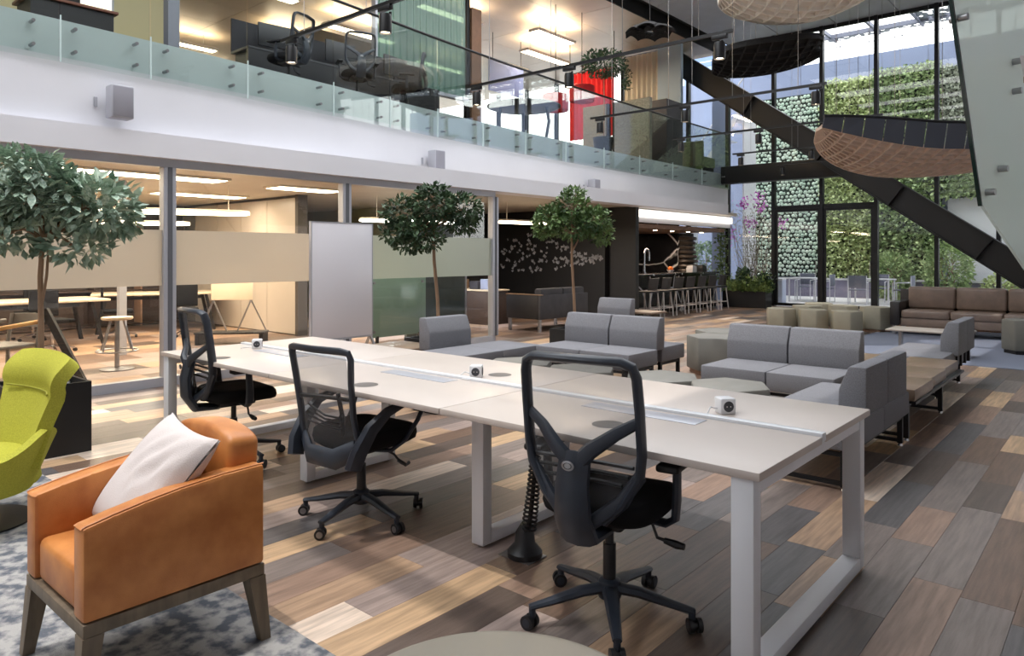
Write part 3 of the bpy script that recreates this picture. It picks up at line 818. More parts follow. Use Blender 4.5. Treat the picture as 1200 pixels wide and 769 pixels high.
P = np.concatenate(cl); V, F = leaves(P, rng.normal(size=(len(P), 3)), .07, .035)
stuff(mesh_obj('blossoms', V, F, mat('magenta_bract', (206, 84, 204), .6), t))
# terrace furniture
tf = mat('terrace_white_metal', (206, 206, 214), .4); tg = mat('terrace_mesh_grey', (112, 116, 132), .6)
def terrace_table(x, y, L, label):
    t = thing('terrace_table', label, 'table', (x, y, 0))
    MB().box(-L / 2, L / 2, -.4, .4, .72, .75, .005).obj('tabletop', tf, t)
    for sx in (-1, 1):
        for sy in (-1, 1): MB().box(sx * (L / 2 - .05) - .02, sx * (L / 2 - .05) + .02, sy * .36 - .02, sy * .36 + .02, 0, .72).obj('leg', tf, t)
def terrace_chair(x, y, rz, label):
    t = thing('terrace_chair', label, 'chair', (x, y, 0), rz, 'grey and white terrace chairs')
    MB().box(-.23, .23, -.23, .23, .42, .45, .005).obj('seat', tg, t)
    MB().box(-.23, .23, -.25, -.22, .5, .86, .005).obj('backrest', tg, t)
    for sx in (-1, 1):
        MB().tube([(sx * .24, -.24, 0), (sx * .24, -.24, .86)], .014, 6).obj('leg', tf, t)
        MB().tube([(sx * .24, .24, 0), (sx * .24, .24, .64), (sx * .24, -.24, .66)], .014, 6).obj('arm', tf, t)
    return t
terrace_table(-7.85, 23.2, .9, 'white terrace table behind the left glass door leaf')
terrace_table(-6.0, 23.4, 1.2, 'white terrace table behind the right glass door leaf')
c = terrace_chair(-8.15, 24.0, R(180), 'grey terrace chair behind the left terrace table')
for x, y, rz, lb in ((-7.3, 23.2, 90, 'grey terrace chair between the two terrace tables'), (-6.15, 22.6, 10, 'grey terrace chair right of the door split, back towards the hall'),
                     (-5.1, 23.3, 90, 'grey terrace chair at the right end of the right terrace table'), (-6.0, 24.2, 180, 'grey terrace chair on the garden side of the right terrace table')):
    dup(c, (x, y, 0), R(rz), lb)
t = thing('waste_bin', 'pale blue rectangular bin just outside the left edge of the glass door', 'bin', (-8.0, 21.3, 0))
MB().box(-.16, .16, -.16, .16, 0, .72, .01).obj('body', mat('pale_bin', (176, 184, 206), .5), t)
MB().box(-.165, .165, -.165, .165, .72, .76, .01).obj('lid', tf, t)
# roof rail and perforated pergola beyond the wall top
t = thing('roof_railing', 'thin white railing along the top of the blue grey garden wall', 'railing', (0, 0, 0))
for k in range(12): MB().box(-16 + k * 2 - .02, -16 + k * 2 + .02, 27.18, 27.22, 8.45, 9.35).obj('post', tf, t, smooth=False)
for z in (8.95, 9.33): MB().box(-16.2, 6, 27.18, 27.22, z - .02, z + .02).obj('rail', tf, t, smooth=False)
perf = holed('perforated_metal', (130, 138, 146), 5.0, .5)
t = thing('pergola', 'perforated metal pergola roof above the terrace with open bays', 'pergola', (0, 0, 0))
MB().box(-11.5, 6, 20.75, 22.6, 8.95, 8.97).obj('perforated_panel', perf, t, smooth=False)
MB().box(-11.5, -9.3, 22.6, 26.4, 8.95, 8.97).obj('perforated_panel', perf, t, smooth=False)
MB().box(-5.2, 6, 22.6, 26.4, 8.95, 8.97).obj('perforated_panel', perf, t, smooth=False)
MB().box(-9.3, -5.2, 25.8, 26.4, 8.95, 8.97).obj('perforated_panel', perf, t, smooth=False)
for x in (-9.3, -7.9, -6.5, -5.2): MB().box(x - .04, x + .04, 22.6, 26.4, 8.9, 9.02).obj('rafter', tg, t, smooth=False)
for y in (20.75, 22.6, 25.8): MB().box(-11.5, 6, y - .05, y + .05, 8.88, 9.02).obj('purlin', tg, t, smooth=False)
# neighbouring tower beyond, seen through the upper left panes
for k, (x, y, w_, h_, lb) in enumerate(((-16.5, 36.5, 3.0, 12.3, 'distant pale blue tower behind the balcony end, left one'), (-13.2, 33, 2.6, 10.6, 'distant pale blue tower behind the balcony end, lower right one'))):
    t = thing('tower_block', lb, 'building', (x, y, 0))
    MB().box(-w_ / 2, w_ / 2, -2, 2, 0, h_).obj('walls', mat('tower_blue_%d' % k, (150, 172, 206), .6, var=.05), t, smooth=False)
    for j in range(8):
        MB().box(-w_ / 2 + .15, w_ / 2 - .15, -2.03, -2.0, h_ - 1.1 - j * .9, h_ - .6 - j * .9).obj('window_strip', mat('tower_glass_%d_%d' % (k, j), (110, 134, 176), .2), t, smooth=False)
t = thing('outdoor_stair', 'white outdoor stair with stringer beyond the balcony end', 'stair', (-11.4, 23.6, 0))
MB().bar((-.9, 0, 3.6), (1.4, 0, 6.6), .06, .16).obj('stringer', tf, t)
for k in range(10): MB().box(-.9 + k * .24 - .13, -.9 + k * .24 + .13, .05, 1.0, 3.6 + k * .31, 3.64 + k * .31).obj('tread', tf, t, smooth=False)
MB().tube([(-.9, 0, 4.6), (1.4, 0, 7.6)], .03, 6).obj('handrail', tf, t)
MB().box(-.9, -.84, 0, 1, 0, 3.6).box(1.3, 1.36, 0, 1, 0, 6.6).obj('post', tf, t, smooth=False)

# ------------------------------------------------------------------ roof: panels at the far end, skylight beams over the hall, closed sides
ceil = struct(MB().box(-9.2, 4.6, 14.5, 20.6, 7.78, 7.95).obj('ceiling', mat('ceiling_joint', (70, 72, 78), .7)))
cpan = None
for i in range(9):
    for j in range(4):
        o = MB().box(.008, 1.512, .008, 1.502, 0, .03).obj('panel', M['ceiling_grey'], ceil, smooth=False) if cpan is None else None
        if cpan is None: cpan = o; o.location = (-9.18, 14.5, 7.75)
        else: copy_part(cpan, (-9.18 + i * 1.53, 14.5 + j * 1.51, 7.75), ceil)
t = thing('ceiling_hatch', 'square framed hatch in the grey ceiling above the last spotlight', 'hatch', (-7.3, 15.6, 7.75))
for a in ((-.5, .5, -.5, -.47), (-.5, .5, .47, .5), (-.5, -.47, -.47, .47), (.47, .5, -.47, .47)): MB().box(a[0], a[1], a[2], a[3], -.03, 0).obj('frame', M['black_metal'], t, smooth=False)
MB().box(-.46, .46, -.46, .46, -.012, 0).obj('cover', M['ceiling_grey'], t, smooth=False)
struct(MB().box(-9.62, -9.18, -5.5, 20.6, 7.95, 8.0).box(-9.62, -9.58, -5.5, 20.6, 7.6, 7.95).box(-9.22, -9.18, 14.5, 20.6, 7.75, 7.95).obj('trim_8', mat('dark_slot', (16, 16, 18), .8)))
uc = struct(MB().box(-30, -9.6, -5.5, 20.6, 7.66, 7.9).obj('ceiling_upper', mat('upper_joint', (120, 108, 94), .7)))
up0 = None
for i in range(14):
    for j in range(9):
        loc = (-11.08 - i * 1.48, -5.3 + j * 2.9, 7.62)
        if up0 is None:
            up0 = MB().box(.006, 1.474, .006, 2.894, 0, .03).obj('panel', M['ceiling_panel'], uc, smooth=False); up0.location = loc
        else: copy_part(up0, loc, uc)
for k, y in enumerate(np.arange(-5, 14.6, 2.8)):
    struct(MB().box(-9.2, -2.15, y - .06, y + .06, 7.75, 8.1).obj('trim_%d' % (9 + k), beamm, smooth=False))
struct(MB().box(-2.15, 4.6, -5.5, 14.5, 7.75, 7.95).obj('ceiling_right_shade', M['ceiling_grey']))  # unseen roof, its edge placed to keep sun off the right floor
struct(MB().box(4.6, 4.8, -5.5, 20.5, 0, 7.9).obj('wall_right', M['white']))
struct(MB().box(-30, 4.6, -5.7, -5.5, 0, 8.0).obj('wall_behind', M['white']))
struct(MB().box(-30.2, -30, -5.5, 20.5, 3.7, 7.9).obj('wall_upper_back', wallm))

# ------------------------------------------------------------------ track lights hung across the hall
tm = mat('track_black', (18, 18, 20), .4)
spot_glow = glow('spot_glow', (255, 232, 200), 14)
TY = [4.45, 7.45, 10.6, 13.6, 16.6, 19.3]
ordn = ('first and nearest', 'second', 'third', 'fourth', 'fifth', 'sixth and farthest')
for k, y in enumerate(TY):
    t = thing('light_track', 'black suspended light track, %s across the hall' % ordn[k], 'track', (-5.3, y, 3.9), 0, 'black light tracks across the hall')
    MB().box(-2.05, 2.0, -.018, .018, -.018, .018).obj('rail', tm, t, smooth=False)
    w = MB()
    for x in (-1.6, -.5, .6, 1.6): w.cyl((x, 0, .018), (x, 0, 3.82), .004, n=5)
    w.obj('wire', M['steel'], t)
    for q, x in enumerate((-1.85, -.2, 1.85)):
        s = thing('spotlight', 'black cylinder spotlight at the %s of the %s track' % (('left end', 'middle', 'right end')[q], ordn[k]), 'spotlight', (-5.3 + x, y, 3.9), 0, 'black cylinder spotlights on the tracks')
        MB().box(-.09, .09, -.025, .025, -.065, -.018, .004).obj('adapter', tm, s)
        MB().box(-.012, .012, .055, .07, -.2, -.06).obj('bracket', tm, s)
        MB().lathe([(0, -.10), (.055, -.10), (.062, -.13), (.062, -.28), (.054, -.285), (.052, -.262), (0, -.26)], 18).obj('lamp_body', tm, s)
        o = MB().lathe([(0, -.266), (.05, -.266)], 16).obj('lens', spot_glow, s)

# ------------------------------------------------------------------ work desk
dw = mat('desk_white_laminate', (200, 189, 181), 0.35, var=.02, scale=3)
lwt = mat('desk_leg_white', (222, 224, 228), 0.3)
gro = mat('grommet_grey', (104, 98, 94), .5)
DX = (-5.45, -3.95, -2.45, -0.925)
desk = thing('work_desk', 'long white shared work desk with three bays on white frame legs', 'desk', (0, 0, 0))
for a, b in zip(DX, DX[1:]):
    MB().box(a + .002, b - .002, 2.30, 2.925, .715, .745, .004).obj('tabletop', dw, desk)
    MB().box(a + .002, b - .002, 2.975, 3.60, .715, .745, .004).obj('tabletop', dw, desk)
    MB().box(a + .002, b - .002, 2.928, 2.972, .722, .757, .003).obj('centre_strip', lwt, desk)
    MB().box(a + .47, b - .47, 2.775, 2.89, .7445, .7475, .001).obj('cable_flap', M['alu'], desk)
for x, y in ((-4.795, 2.427), (-1.677, 2.549), (-3.2, 2.45), (-2.86, 3.18)):
    MB().lathe([(.0, .746), (.066, .746), (.07, .745)], 24, (x, y, .0012)).obj('cable_grommet', gro, desk)
for k, (x, y0, y1) in enumerate(((-5.38, 2.34, 3.56), (-4.02, 2.62, 3.28), (-2.48, 2.62, 3.28), (-.99, 2.34, 3.56))):
    fr = MB(); 
    for y in (y0, y1): fr.box(x - .04, x + .04, y - .032, y + .032, .012, .715, .004)
    fr.box(x - .04, x + .04, y0 + .032, y1 - .032, .012, .066, .003); fr.box(x - .035, x + .035, y0 + .03, y1 - .03, .66, .715)
    f = fr.obj('leg_frame', lwt, desk)
    for y in (y0, y1): MB().cyl((x, y, 0), (x, y, .013), .02, n=10).obj('foot', M['steel'], f)
for y in (2.5, 3.4): MB().box(-5.34, -1.03, y - .02, y + .02, .67, .71).obj('beam', lwt, desk, smooth=False)
MB().box(-5.1, -1.3, 2.82, 3.08, .58, .585).box(-5.1, -1.3, 2.82, 2.825, .585, .66).box(-5.1, -1.3, 3.075, 3.08, .585, .66).obj('cable_tray', lwt, desk, smooth=False)

# power cubes
cubem = mat('cube_white', (226, 226, 228), .35)
cube_face = mat('cube_socket', (58, 60, 66), .5)
def power_cube(x, y, rz, label, z=.745):
    t = thing('power_cube', label, 'power socket', (x, y, z), rz)
    MB().box(-.036, .036, -.036, .036, 0, .072, .007, 3).obj('housing', cubem, t)
    for a in (0, 1, 2):
        rot = Matrix.Rotation(a * math.pi / 2, 4, 'Z')
        s = MB(); s.cyl((0, -.0362, .036), (0, -.0375, .036), .024, n=20); s.bm.transform(rot); o = s.obj('socket', cube_face, t)
        s = MB()
        for dx in (-.009, .009): s.cyl((dx, -.0374, .036), (dx, -.0385, .036), .003, n=8)
        s.bm.transform(rot); s.obj('contact', M['chrome'], o)
    MB().tube([(-.03, 0, .02), (-.07, .0, .03), (-.10, -.03, .004), (-.06, -.09, .004), (-.02, -.12, .004)], .0035, 6).obj('cord', cubem, t)
power_cube(-5.07, 2.86, R(-35), 'white power cube on the far left bay of the work desk')
power_cube(-2.91, 3.03, R(35), 'white power cube on the middle bay of the work desk beside a grey grommet')
power_cube(-1.40, 3.08, R(50), 'white power cube on the right bay of the work desk')

# cable spine from the desk down to its floor plate
t = thing('cable_spine', 'black coiled cable spine rising from a floor plate to the desk', 'cable guide', (-2.23, 2.66, 0))
MB().box(-.11, .08, -.07, .07, 0, .006, .002).obj('floor_plate', M['steel'], t)
MB().lathe([(0, .006), (.085, .006), (.085, .03), (.05, .07), (.045, .12), (.02, .16), (0, .16)], 20).obj('base', M['black_plastic'], t)
sp = [Vector((.0 + .05 * math.sin(z * 3.0), .04 * z, z)) for z in np.linspace(.1, .72, 30)]
MB().tube(sp, .012, 6).obj('core', M['black_plastic'], t)
for k in range(2, 29):
    p = sp[k]; tt = (sp[min(k + 1, 29)] - sp[k - 1]).normalized()
    r_ = .036 - .0006 * k
    ring = [p + Matrix.Rotation(a, 3, tt) @ (tt.orthogonal().normalized() * r_) for a in np.linspace(0, 2 * math.pi, 13)[:-1]]
    MB().tube(ring, .0055, 5, True).obj('ring', M['black_plastic'], t)

# ------------------------------------------------------------------ task chairs
meshm = bpy.data.materials.new('chair_mesh'); meshm.use_nodes = True
nt = meshm.node_tree; b_ = nt.nodes['Principled BSDF']; b_.inputs['Base Color'].default_value = (.02, .021, .024, 1); b_.inputs['Roughness'].default_value = .7
b_.inputs['Alpha'].default_value = .46; b_.inputs['Base Color'].default_value = (.10, .10, .104, 1)

def star_base(t, rot, hub_grey=False):
    """five arm base with twin wheel casters, lift and under-seat mechanism"""
    bs = MB()
    bs.lathe([(0, .085), (.045, .085), (.05, .1), (.045, .15), (.032, .16), (0, .16)], 20)
    for k in range(5):
        a = rot + k * 2 * math.pi / 5; c, s = math.cos(a), math.sin(a)
        bs.tube([(.02 * c, .02 * s, .125), (.12 * c, .12 * s, .12), (.25 * c, .25 * s, .095), (.335 * c, .335 * s, .082)], [(.022, .034), (.020, .030), (.015, .023), (.011, .018)], 8, side=(0, 0, 1))
        bs.cyl((.325 * c, .325 * s, .04), (.325 * c, .325 * s, .09), .014, n=10)
    bs.obj('base', M['slate_plastic'], t)
    for k in range(5):
        a = rot + k * 2 * math.pi / 5; c, s = math.cos(a), math.sin(a)
        yaw = a + .5 + k * 1.1; ax = Vector((math.cos(yaw), math.sin(yaw), 0)); p = Vector((.335 * c, .335 * s, .028))
        cb = MB()
        for q in (-1, 1): cb.cyl(p + ax * (q * .008), p + ax * (q * .026), .028, n=16)
        cb.cyl(p - ax * .01, p + ax * .01, .018, n=10)
        w = cb.obj('caster', M['black_plastic'], t)
        for q in (-1, 1): MB().cyl(p + ax * (q * .0255), p + ax * (q * .0275), .017, n=14).obj('hub_cap', M['steel'] if hub_grey else M['slate_plastic'], w)
    MB().cyl((0, 0, .15), (0, 0, .30), .026, n=16).cyl((0, 0, .30), (0, 0, .42), .018, n=14).obj('gas_lift', M['black_plastic'], t)

def pillow_seat(w, d, z0, z1, front_drop=.02, M_=None):
    b = MB()
    b.box(-w / 2, w / 2, -d / 2, d / 2, z0, z1, min(.035, (z1 - z0) * .45), 3)
    return b

def task_chair_y(loc, rz, label, base_rot):
    t = thing('task_chair', label, 'office chair', loc, rz)
    star_base(t, base_rot - rz)
    MB().box(-.11, .11, -.14, .12, .40, .45, .015).obj('mechanism', M['black_plastic'], t)
    MB().tube([(.10, .02, .42), (.17, .03, .40), (.19, .03, .35), (.25, .03, .34)], .007, 6).tube([(.22, .03, .345), (.27, .03, .338), (.30, .03, .336)], [.012, .017, .013], 8).obj('lever', M['black_plastic'], t)
    # seat: rounded square cushion with waterfall front
    def seat_pt(u, v):
        a = u * 2 * math.pi; c, s = math.cos(a), math.sin(a)
        e = .55
        x = .245 * math.copysign(abs(c) ** e, c); y = .245 * math.copysign(abs(s) ** e, s)
        prof = [(0, .445), (.86, .44), (.97, .46), (1.0, .485), (.98, .515), (.90, .53), (.5, .525), (0, .52)]
        r_, z = prof[int(round(v * 7))]
        yy = y * r_
        return (x * r_, yy + .02, z - .03 * max(0, (yy - .12) / .12) ** 2)
    b = MB(); b.sheet(seat_pt, 40, 7); bmesh.ops.remove_doubles(b.bm, verts=b.bm.verts[:], dist=.0005)
    b.obj('seat', M['black_fabric'], t, ang=60)
    # back frame: rounded window leaning back, curved in plan
    def back(x, z):
        zz = (z - .5); return (x, -.245 - .10 * zz - .05 * zz * zz + .10 * (x * x) / .05 * .35, z)
    outline = [(-.085, .475), (-.16, .55), (-.222, .66), (-.232, .74), (-.232, .90), (-.228, 1.02), (-.215, 1.062), (-.18, 1.078), (0, 1.082), (.18, 1.078), (.215, 1.062), (.228, 1.02), (.232, .90), (.232, .74), (.222, .66), (.16, .55), (.085, .475)]
    MB().tube([back(*p) for p in outline], [(.028, .018)] * len(outline), 10, side=(0, 1, 0)).obj('back_frame', M['slate_plastic'], t)
    # mesh inside the frame
    def hw(z):
        return .222 if z > .68 else .222 - (.68 - z) / .2 * .145
    MB().sheet(lambda u, v: (lambda z: back((2 * u - 1) * hw(z), z))(.49 + .58 * v), 10, 14, .0).obj('mesh_back', meshm, t)
    # y brace: broad spine, two arms up to the frame, two struts down
    tr = MB()
    tr.tube([(0, -.30, .74), (0, -.33, .62), (0, -.325, .50), (0, -.27, .41), (0, -.12, .40)], [(.035, .062), (.035, .068), (.035, .075), (.03, .08), (.022, .075)], 10, side=(0, 1, 0))
    tr.obj('spine', M['slate_plastic'], t)
    for s in (-1, 1):
        A = Vector(back(s * .225, .86))
        MB().tube([(s * .015, -.315, .70), (s * .07, -.32, .755), (s * .15, A.y - .025, .815), A], [(.022, .034), (.022, .03), (.018, .024), (.014, .02)], 8, side=(0, 1, 0)).obj('brace_arm', M['slate_plastic'], t)
        MB().tube([back(s * .226, .665), back(s * .15, .555), (s * .05, -.285, .475)], [(.016, .024), (.018, .026), (.018, .026)], 8, side=(0, 1, 0)).obj('brace_strut', M['slate_plastic'], t)
    for k in range(3):
        z = .62 + k * .035
        MB().tube([back(-hw(z) + .02, z), (-.08, -.215, z - .005), (.08, -.215, z - .005), back(hw(z) - .02, z)], .008, 6).obj('lumbar_slat', M['black_plastic'], t)
    o = MB().lathe([(0, 0), (.024, 0), (.026, .003), (.02, .005), (0, .005)], 20).obj('badge', M['steel'], t)
    o.location = (0, -.362, .70); o.rotation_euler = (R(90), 0, 0); o.scale = (1, .7, 1); o['label'] = 'small oval silver badge'
    o2 = MB().lathe([(.013, .0045), (.015, .0065), (.018, .0045)], 20).obj('badge_ring', M['black_plastic'], o)
    for s in (-1, 1):
        a = MB().tube([(s * .14, .0, .43), (s * .24, .0, .425), (s * .275, .0, .45), (s * .28, .0, .52), (s * .285, -.01, .66)], [(.014, .026), (.015, .028), (.016, .03), (.017, .028), (.016, .022)], 8, side=(0, 0, 1) if False else None).obj('armrest', M['slate_plastic'], t)
        MB().box(s * .285 - .045, s * .285 + .045, -.13, .13, .655, .685, .012, 3).obj('arm_pad', M['black_plastic'], a)
    return t

ca = task_chair_y((-1.60, 2.44, 0), R(9), 'black mesh task chair with a Y brace, nearest on the right of the desk', R(20))
cc = dup(ca, (-4.86, 2.56, 0), R(-6), 'black mesh task chair with a Y brace at the far left bay of the desk')

def task_chair_loop(loc, rz, label):
    t = thing('task_chair', label, 'office chair', loc, rz)
    star_base(t, R(285) - rz, True)
    MB().box(-.12, .12, -.13, .13, .38, .425, .015).obj('mechanism', M['black_plastic'], t)
    MB().tube([(.10, .05, .40), (.20, .06, .37), (.26, .06, .33)], .007, 6).tube([(.23, .06, .345), (.28, .07, .325), (.27, .1, .33)], .011, 6).obj('lever', M['black_plastic'], t)
    def seat_pt(u, v):
        a = u * 2 * math.pi; c, s = math.cos(a), math.sin(a); e = .6
        x = .245 * math.copysign(abs(c) ** e, c); y = .255 * math.copysign(abs(s) ** e, s)
        prof = [(0, .425), (.86, .42), (.97, .44), (1.0, .47), (.98, .505), (.9, .52), (.5, .512), (0, .508)]
        r_, z = prof[int(round(v * 7))]; return (x * r_, y * r_ + .03, z - .02 * max(0, (y * r_ - .12) / .12) ** 2)
    b = MB(); b.sheet(seat_pt, 40, 7); bmesh.ops.remove_doubles(b.bm, verts=b.bm.verts[:], dist=.0005); b.obj('seat', M['black_fabric'], t, ang=60)
    def back(x, z):
        zz = z - .45; return (x, -.25 - .16 * zz + .15 * (x / .25) ** 2 * .35, z)
    outline = [(-.20, .43), (-.225, .50), (-.215, .62), (-.225, .80), (-.24, .93), (-.23, .962), (-.19, .97), (0, .972), (.19, .97), (.23, .962), (.24, .93), (.225, .80), (.215, .62), (.225, .50), (.20, .43)]
    MB().tube([back(*p) for p in outline], [(.022, .017)] * 15, 10).obj('back_frame', M['slate_plastic'], t)
    MB().sheet(lambda u, v: (lambda z: back((2 * u - 1) * .215, z))(.44 + .52 * v), 10, 14).obj('mesh_back', meshm, t)
    MB().tube([back(-.215, .46), (-.1, -.27, .40), (.1, -.27, .40), back(.215, .46)], [(.05, .02), (.055, .024), (.055, .024), (.05, .02)], 10, side=(0, 0, 1)).obj('back_shell', M['slate_plastic'], t)
    lb_ = MB()
    lb_.tube([back(-.21, .70), (-.05, -.235, .705), (.08, -.235, .71), back(.21, .72)], .012, 6)
    for k in range(4): lb_.tube([(-.14, -.25, .66 - k * .03), (-.05, -.21, .60 - k * .02), (.07, -.21, .60 - k * .02), (.14, -.25, .66 - k * .03)], .006, 6)
    lb_.tube([(.10, -.245, .74), (.13, -.235, .60), (.12, -.23, .52)], .012, 6).obj('lumbar_support', M['black_plastic'], t)
    for s in (-1, 1):
        MB().tube([(s * .235, -.26, .37), (s * .255, -.24, .45), (s * .27, -.17, .56), (s * .285, -.07, .635), (s * .29, .06, .668), (s * .29, .17, .682), (s * .288, .215, .68), (s * .285, .22, .65), (s * .27, .17, .55), (s * .25, .09, .45), (s * .22, .02, .405), (s * .13, -.02, .40)],
                  [(.030, .055), (.030, .054), (.028, .046), (.024, .03), (.022, .018), (.02, .013), (.018, .011), (.016, .011), (.014, .011), (.014, .011), (.014, .011), (.012, .010)], 8, side=(1, 0, 0)).obj('armrest', M['slate_plastic'], t)
    return t
task_chair_loop((-3.25, 2.46, 0), R(4), 'black mesh task chair with looped armrests at the middle bay of the desk')

# ------------------------------------------------------------------ orange leather armchair, cushion, green wing chair, round table, rug
leather = bpy.data.materials.new('cognac_leather'); leather.use_nodes = True
nt = leather.node_tree; pb = nt.nodes['Principled BSDF']; pb.inputs['Roughness'].default_value = .38; pb.inputs['Specular IOR Level'].default_value = .45
tc = nt.nodes.new('ShaderNodeTexCoord')
n1 = nt.nodes.new('ShaderNodeTexNoise'); n1.inputs['Scale'].default_value = 9; n1.inputs['Detail'].default_value = 6
r1 = nt.nodes.new('ShaderNodeValToRGB'); r1.color_ramp.elements[0].position = .3; r1.color_ramp.elements[0].color = (*lin((180, 108, 54)), 1)
r1.color_ramp.elements[1].position = .72; r1.color_ramp.elements[1].color = (*lin((214, 142, 78)), 1)
n2 = nt.nodes.new('ShaderNodeTexVoronoi'); n2.inputs['Scale'].default_value = 320
b2 = nt.nodes.new('ShaderNodeBump'); b2.inputs['Strength'].default_value = .12; b2.inputs['Distance'].default_value = .004
nt.links.new(tc.outputs['Object'], n1.inputs['Vector']); nt.links.new(n1.outputs['Fac'], r1.inputs[0]); nt.links.new(r1.outputs[0], pb.inputs['Base Color'])
nt.links.new(tc.outputs['Object'], n2.inputs['Vector']); nt.links.new(n2.outputs['Distance'], b2.inputs['Height']); nt.links.new(b2.outputs[0], pb.inputs['Normal'])
frame_w = mat('taupe_wood', (112, 98, 80), .5, var=.2, scale=5, stretch=(6, 6, 1))
t = thing('armchair', 'orange leather armchair with taupe wooden legs standing on the rug', 'armchair', (-2.765, 1.12, 0))
# arms: front y=-.31, rear y=.31; top line rises backwards in a soft curve
arm_poly = [(-.31, .30), (.31, .30), (.31, .672), (.15, .668), (0, .655), (-.12, .638), (-.22, .620), (-.30, .603), (-.31, .598)]
for s in (-1, 1):
    a, b = (.195, .285) if s > 0 else (-.285, -.195)
    o = MB().prism(arm_poly, a, b, 'x', bev=.014).obj('arm', leather, t)
    MB().tube([(a + .012 if s < 0 else b - .012, y, z + .001) for y, z in arm_poly[2:]], .003, 5).obj('piping', leather, o)
MB().box(-.193, .193, -.30, .20, .30, .455, .03, 3).obj('seat', leather, t)
bk_ = MB().sheet(lambda u, v: (-.225 + .45 * u, .17 + .035 * v, .31 + (.455 + .045 * math.sin(math.pi * u) ** .6) * v), 14, 6, .125)
bmesh.ops.recalc_face_normals(bk_.bm, faces=bk_.bm.faces[:])
q = [e for e in bk_.bm.edges if len(e.link_faces) == 2 and e.calc_face_angle(0) > R(40)]
bmesh.ops.bevel(bk_.bm, geom=q, offset=.022, segments=3, affect='EDGES', profile=.5)
bk_.obj('backrest', leather, t)
MB().box(-.285, .285, -.31, .31, .255, .299, .004).obj('apron', frame_w, t)
for sx in (-1, 1):
    for sy in (-1, 1):
        lg = MB()
        x, y = sx * .255, sy * .28
        P = [(x - .032, y - .032), (x + .032, y - .032), (x + .032, y + .032), (x - .032, y + .032)]
        top = [lg.bm.verts.new((p[0], p[1], .256)) for p in P]
        bot = [lg.bm.verts.new((x + (p[0] - x) * .6 + sx * .022, y + (p[1] - y) * .6 + sy * .03, .0125)) for p in P]
        lg.bm.faces.new(top); lg.bm.faces.new(bot[::-1])
        for k in range(4): lg.bm.faces.new((top[k], bot[k], bot[(k + 1) % 4], top[(k + 1) % 4]))
        lg.obj('leg', frame_w, t, smooth=False)
# cushion leaning in the armchair
def cushion(u, v, side):
    a, b = 2 * u - 1, 2 * v - 1
    ed = (1 - abs(a) ** 2.6) * (1 - abs(b) ** 2.6)
    k = 1 - .09 * (1 - a * a) * b * b - .0; k2 = 1 - .09 * (1 - b * b) * a * a
    w = .010 * math.sin(9 * a + 4 * b) * math.exp(-3 * ((a - .45) ** 2 + (b + .1) ** 2)) + .007 * math.sin(14 * a - 9 * b) * math.exp(-4 * ((a - .3) ** 2 + (b - .3) ** 2))
    return (.215 * a * k2, .215 * b * k, side * (.004 + .075 * max(ed, 0) ** .5 + (w if side > 0 else 0)))
cb = MB(); cb.sheet(lambda u, v: cushion(u, v, 1), 26, 26); cb.sheet(lambda u, v: cushion(u, v, -1), 26, 26)
cu = cb.obj('cushion', mat('white_cotton', (214, 204, 200), .85, bump=.25, bscale=260, spec=.2), None, ang=80)
tag(cu, 'white square cushion leaning in the orange armchair', 'cushion')
cu.location = (-2.755, 1.135, .625); cu.rotation_euler = (R(50), R(3), R(-5)); cu.scale = (1.1, 1.08, 1.05)

# green wing chair
gf = mat('lime_wool', (186, 184, 72), .9, var=.12, scale=160, detail=2, bump=.3, bscale=400, spec=.2)
t = thing('wing_chair', 'lime green high backed lounge chair at the left edge of the photo', 'lounge chair', (-4.72, 1.02, 0), R(4))
def gback(u, v):
    a = 2 * u - 1; z = .33 + .58 * v
    w = .285 + .085 * v - .022 * math.sin(math.pi * min(1, v / .62)) - .03 * max(0, (v - .86) / .14) ** 2
    roll = math.sin(math.pi * min(1, max(0, (v - .64) / .36)))
    y = .20 + .17 * v - .07 * a * a * (1 - .5 * max(0, (v - .7) / .3)) - .035 * roll
    return (a * w, y, z - .018 * abs(a) ** 3 * max(0, (v - .8) / .2))
g = MB(); g.sheet(gback, 20, 26, .07); q = [e for e in g.bm.edges if len(e.link_faces) == 2 and e.calc_face_angle(0) > R(50)]
bmesh.ops.bevel(g.bm, geom=q, offset=.03, segments=4, affect='EDGES', profile=.5); g.obj('backrest', gf, t, ang=60)
MB().tube([(-.29, .238, .70), (-.15, .288, .695), (0, .303, .693), (.15, .288, .695), (.29, .238, .70)], .006, 6).obj('head_seam', mat('lime_seam', (150, 148, 50), .9), t)
def gshell(u, v):
    a = (u - .5) * 2; ang = a * 1.95
    r_ = (.30 + .085 * v); x = r_ * math.sin(ang) * 1.06; y = -.02 + r_ * math.cos(ang) * .92 + .03 * v
    return (x, y, .20 + v * (.19 + .13 * math.exp(-((abs(a) - .42) / .3) ** 2)) + .06 * (1 - v) * 0)
g = MB(); g.sheet(gshell, 30, 8, -.035); g.obj('arm_shell', gf, t, ang=60)
MB().lathe([(0, .19), (.2, .195), (.29, .215), (.30, .23), (.28, .36), (.2, .40), (0, .405)], 28).obj('seat', gf, t, ang=60)
MB().cyl((0, 0, .03), (0, 0, .2), .03, n=14).lathe([(0, .013), (.27, .013), (.27, .022), (.05, .04), (0, .04)], 28).obj('pedestal', M['black_metal'], t)

